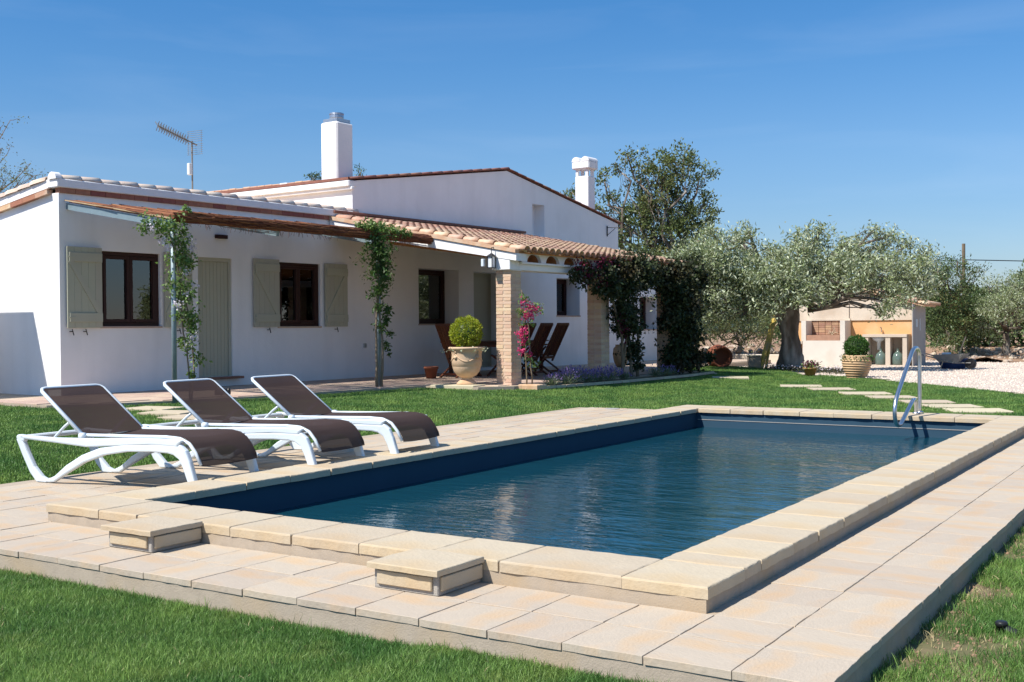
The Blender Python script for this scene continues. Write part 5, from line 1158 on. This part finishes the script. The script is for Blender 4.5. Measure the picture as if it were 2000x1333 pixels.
# ------------------------------------------------------------------ around the olive tree
jr = thing('terracotta_jar', 'big dark red jar lying on its side on the lawn edge left of the olive', 'jar', (-9.80, 24.2, -.1)); 
b = MB().lathe([(.12,-.30),(.22,-.2),(.27,.0),(.25,.18),(.2,.26),(.23,.31),(.19,.31),(.16,.2)], 22); b.v = [(z, y, x+.26) for x, y, z in b.v]; b.build('body', M_['redclay'], jr, True); jr.rotation_euler = (0,0,-.9); jr.scale = (1.25,1.25,1.25)
bx = thing('square_planter', 'low square clay planter between the lying jar and the olive trunk', 'planter', (-8.92, 24.55, -.1), .5)
b = MB(); b.cbox(-.16,.16,-.16,.16,0,.34,.008); b.build('body', M_['mortar'], bx); MB().cbox(-.18,.18,-.18,.18,.34,.37,.005).build('rim', M_['stepstone'], bx)
fl = thing('flower_bowl', 'small orange clay bowl of pink flowers on the gravel edge', 'flowerpot', (-6.5, 21.75, -.11)); MB().lathe([(.11,0),(.155,.15),(.17,.15),(.17,.175),(.14,.175),(.12,.1)], 20).build('bowl', M_['terra_pot'], fl, True)
P = rng.normal(size=(420, 3))*np.array([.10,.10,.045])+np.array([0,0,.22]); link('foliage', leaf_mesh('foliage', P[:200], rng.normal(size=(200,3)), .05, .03), M_['vine_leaf'], fl)['kind'] = 'stuff'; link('blossom', leaf_mesh('blossom', P[200:]+np.array([0,0,.03]), rng.normal(size=(220,3)), .04, .035), M_['bloom_pale'] if 0 else M_['bract_dark'], fl)['kind'] = 'stuff'
gc = thing('ground_flowers', 'low purple leaved flowers at the foot of the olive tree', 'flowers', (-7.2, 23.6, -.1)); gc['kind'] = 'stuff'
P = np.stack([rng.uniform(-1.2,1.2,1500), rng.normal(size=1500)*.25, rng.random(1500)*.10], -1); P[:, 1] -= P[:, 0]*.55
link('foliage', leaf_mesh('foliage', P, rng.normal(size=P.shape), .05, .025), M_['boug_leaf'], gc); P = P[:300]+np.array([0,0,.05]); link('blossom', leaf_mesh('blossom', P, rng.normal(size=P.shape), .04, .03), M_['bloom_pale'], gc)
pl = thing('yellow_plank', 'worn yellow plank leaning against the olive trunk', 'plank', (-8.72, 24.55, -.09))
b = MB(); b.beam((0,-.06,0),(.36,.12,1.45), .15, .03, (.3,1,0)); b.beam((.14,-.05,0),(.30,.14,1.2), .05, .05, (.3,1,0)); b.build('board', M_['yellow'], pl)
for k, (a, c, lab) in enumerate((((-9.02,24.75,.34),(-8.35,25.0,1.20),'thin grey pole slanting from the planter to the olive trunk'), ((-8.76,24.5,-.1),(-8.38,24.9,1.48),'pale wooden pole leaning upright on the olive trunk'))):
    o = MB().tube([a, c], .017, 7).build('garden_pole', M_['palewood']); tag(o, lab, 'pole', 'poles leaning on the olive tree')
wl = MB(); wl.cbox(-13.6, -9.6, 30.3, 30.65, -.3, .13, .02); wl = wl.build('low_wall', M_['shed_pale']); tag(wl, 'low pale garden wall behind the lying jar', 'wall')
rk_ = []
for k in range(46):
    x = random.uniform(-13.2, -9.4); y = 31.3+random.uniform(-.35,.35); z = random.uniform(-.02,.34)*(1-abs((x+11.3)/2.6)**3*.5)
    me = peb[k % 3].data; rk_.append((x, y, z))
rkr = thing('rubble_heap', 'long heap of pale stones and earth behind the low wall', 'stone heap', (-11.3, 31.3, -.1))
me_ = [pebble(40+i) for i in range(4)]
for m in me_: m.materials.append(M_['rock'])
for k in range(120):
    x = random.uniform(-2.1, 2.0); y = random.gauss(0, .35); z = max(0, .42*(1-abs(y)/.9))*random.random()+.02
    o = link('stone', random.choice(me_), None, rkr, (x, y, z)); s = random.uniform(.10,.30); o.scale = (s, s*random.uniform(.7,1.2), s*.8); o.rotation_euler = (random.random(), random.random(), random.random()*6)

# ------------------------------------------------------------------ outdoor kitchen shed
SX, SY = -5.61, 28.1
sh = thing('outdoor_kitchen', 'small ochre and pale plastered outdoor kitchen with barbecue niche behind the olive', 'outbuilding', (SX, SY, -.11))
b = MB(); zr = lambda x: 1.83+(-x)*.27
# back wall: ochre lower strip, pale top
W0 = -3.45
MB().box(W0, -.032, .5, .75, .0, 1.30).build('back_wall', M_['shed_orange'], sh)
b = MB(); b.prism([(W0,1.30),(-.032,1.30),(-.032,zr(0)-.1),(-2.4,zr(-2.4)-.1),(W0,zr(-2.4)-.1)], 1, .46, .75); b.build('upper_wall', M_['shed_pale'], sh)
MB().prism([(.0,-.05),(1.55,-.05),(1.55,1.66),(.0,1.74)], 0, -.03, .0).build('end_wall', M_['shed_grey'], sh)
MB().box(.0, .015, .35, .50, 1.10, 1.32).build('meter_box', M_['whitepl'], sh); MB().box(.0, .015, .80, .84, 1.0, 1.34).build('conduit', M_['whitepl'], sh)
MB().prism([(W0-.2,zr(-2.4)-.09),(-2.4,zr(-2.4)-.09),(.25,zr(.25)-.09),(.25,zr(.25)-.03),(-2.4,zr(-2.4)-.03),(W0-.2,zr(-2.4)-.03)], 1, .30, 1.7).build('roof', M_['tile'], sh)
for i in range(9):
    for j in range(9):
        pass
ts = cover_mesh(.40, .10, .08); ts.materials.append(M_['tile'])
for j in range(9):
    for i in range(9):
        x = -2.5+.31*i; place_tile('roof_tile', ts, sh, (x, .36+.165*j, zr(x)-.035), (1, 0, -.24))
# counter right part with two openings, and left part
b = MB(); b.box(-1.40,-.17,.0,.5,.82,.90); b.box(-1.40,-1.24,.02,.5,.03,.82); b.box(-.76,-.63,.02,.5,.03,.82); b.box(-.29,-.17,.02,.5,.03,.82); b.box(-1.40,-.17,-.02,.5,-.05,.03); b.box(-1.2397,-.2903,.44,.499,.03,.82)
b.build('counter', M_['concrete'], sh)
b = MB(); b.lathe([(.22,.815),(.17,.74),(.06,.68),(.05,.45),(.045,.45)], 14, (-1.0,.26,0)); b.build('sink', M_['whitepl'], sh, True)
b = MB(); b.tube([(-.98,.44,.95),(-.98,.44,1.08),(-.98,.30,1.10)], .014, 6); b.build('tap', M_['greyme'], sh)
b = MB(); b.box(-3.10,-1.88,-.12,.5,-.05,.72); b.build('barbecue_base', M_['shed_white'], sh)
b = MB(); b.box(-3.10,-2.02,-.10,.46,.72,.88); b.build('brick_shelf', M_['firebrick'], sh)
b = MB(); b.box(-3.14,-3.00,-.12,.46,.72,1.30); b.box(-2.00,-1.86,-.12,.46,.72,1.30); b.build('side_pier', M_['shed_white'], sh)
for j in range(6):
    for i in range(5):
        MB().cbox(-2.99+.195*i+.003, -2.80+.195*i-.003, .44, .458, .885+.07*j+.003, .95+.07*j, .003).build('brick', M_['firebrick'], sh)
b = MB(); b.box(-3.45,-3.16,.0,.5,.62,.70); b.box(-3.45,-3.40,.0,.5,-.05,.62); b.build('side_shelf', M_['concrete'], sh)
MB().prism([(-3.14,1.30),(-1.86,1.30),(-1.86,1.36),(-3.14,1.36)], 1, .41, .46).build('hood_lintel', M_['shed_pale'], sh)
MB().prism([(-3.10,1.36),(-1.90,1.36),(-1.90,2.25),(-3.10,2.3)], 1, .42, .458).build('hood', M_['shed_pale'], sh)
ash = thing('driftwood', 'pale twisted roots lying in the barbecue niche', 'wood', (SX-2.3, SY+.2, .78))
b = MB()
for k in range(8): branch(b, (random.uniform(-.1,.1),0,.02), (random.uniform(-.25,.2), random.uniform(-.1,.1), random.uniform(.03,.22)), .018, .006, 5, .2, 4, 80+k)
b.build('roots', M_['palewood'], ash, True)
for k, (x, lab) in enumerate(((-.93, 'green glass demijohn in the left counter opening under the sink'), (-.46, 'green glass demijohn in the right counter opening'))):
    j_ = thing('demijohn', lab, 'demijohn', (SX+x, SY+.2, -.075), 0, 'demijohns under the counter')
    MB().lathe([(.14,0),(.155,.03),(.16,.2),(.13,.30),(.06,.36),(.035,.40),(.035,.45),(.045,.46)], 20).build('bottle', M_['jug'], j_, True)

# wheelbarrow with shovel
wb = thing('wheelbarrow', 'grey wheelbarrow with dark blue tub standing on the gravel at the far right', 'wheelbarrow', (-4.30, 26.6, -.1), -.15)
b = MB(); top = [(-.42,-.24,.36),(.40,-.24,.40),(.40,.24,.40),(-.42,.24,.36)]; bot = [(-.28,-.16,.18),(.20,-.16,.14),(.20,.16,.14),(-.28,.16,.18)]
b.add(top+bot, [(4,5,6,7),(0,1,5,4),(1,2,6,5),(2,3,7,6),(3,0,4,7)]); b.build('tray', M_['greyme'], wb)
b = MB(); b.tube([(-.75,-.22,.38),(.1,-.18,.16),(.52,-.06,.16)], .016, 6); b.tube([(-.75,.22,.38),(.1,.18,.16),(.52,.06,.16)], .016, 6); b.build('handles', M_['greyme'], wb)
for y in (-.17,.17): MB().tube([(-.15,y,.2),(-.22,y,0)], .015, 6).build('leg', M_['palewood'], wb)
MB().tube([(.5,-.04,.14),(.5,.04,.14)], .14, 16).build('wheel', M_['blackpl'], wb)
tbk = thing('mortar_tub', 'dark blue tub on the gravel beneath the wheelbarrow tray', 'tub', (-4.3, 26.85, -.1)); MB().lathe([(.30,0),(.38,.24),(.40,.24),(.39,.26),(.36,.25),(.3,.04)], 20).build('body', M_['bluepl'], tbk, True)
sv = thing('shovel', 'shovel with pale wooden handle sticking out of the wheelbarrow', 'shovel', (-4.12, 26.6, .22)); MB().tube([(0,0,.02),(.17,.05,.52)], .016, 7).build('handle', M_['palewood'], sv); MB().cbox(-.09,.05,-.08,.08,-.03,.05,.01).build('blade', M_['greyme'], sv)
bk = thing('paint_bucket', 'white bucket standing in the wheelbarrow tray', 'bucket', (-4.42, 26.6, .16)); MB().lathe([(.09,0),(.12,.13),(.12,.16),(.02,.15)], 14).build('body', M_['whitepl'], bk, True)

# utility pole and wire
up = thing('utility_pole', 'dark wooden utility pole rising behind the trees at the right', 'pole', (-6.53, 40.1, -.1)); MB().tube([(0,0,0),(0,0,4.15)], [.075,.06], 8).build('shaft', M_['twig'], up); 
b = MB(); b.tube([(0,0,3.55),(.0,0,3.55)], .02); 
pts = [(-60+ (53.5)*i/14, 30+10*i/14, 3.5+.35*((i-14)/14)**2) for i in range(15)]
w = MB(); w.tube([Vector((-6.53,40.1,3.45)).lerp(Vector((30,63,3.6)), i/12)+Vector((0,0,-.9*math.sin(PI*i/12)*.5)) for i in range(13)], .018, 5); w.tube([Vector((-6.53,40.1,3.45)).lerp(Vector((-28,36,3.4)), i/8) for i in range(9)], .012, 5); w = w.build('overhead_wire', M_['iron']); tag(w, 'thin dark overhead wire running off to the right from the pole', 'wire')

# neighbouring garden building, left of the camera's view, whose shade falls on the wing's end wall
nb_ = thing('garden_store', 'plain white garden store standing left of the low wing', 'outbuilding', HO, -HA)
MB().cbox(-5.5, -1.27, -3.6, -1.17, -.2, 3.0, .02).build('walls', M_['plaster'], nb_)
MB().cbox(-5.6, -1.27, -3.7, -1.17, 3.0, 3.02, .004).build('roof', M_['tile'], nb_)
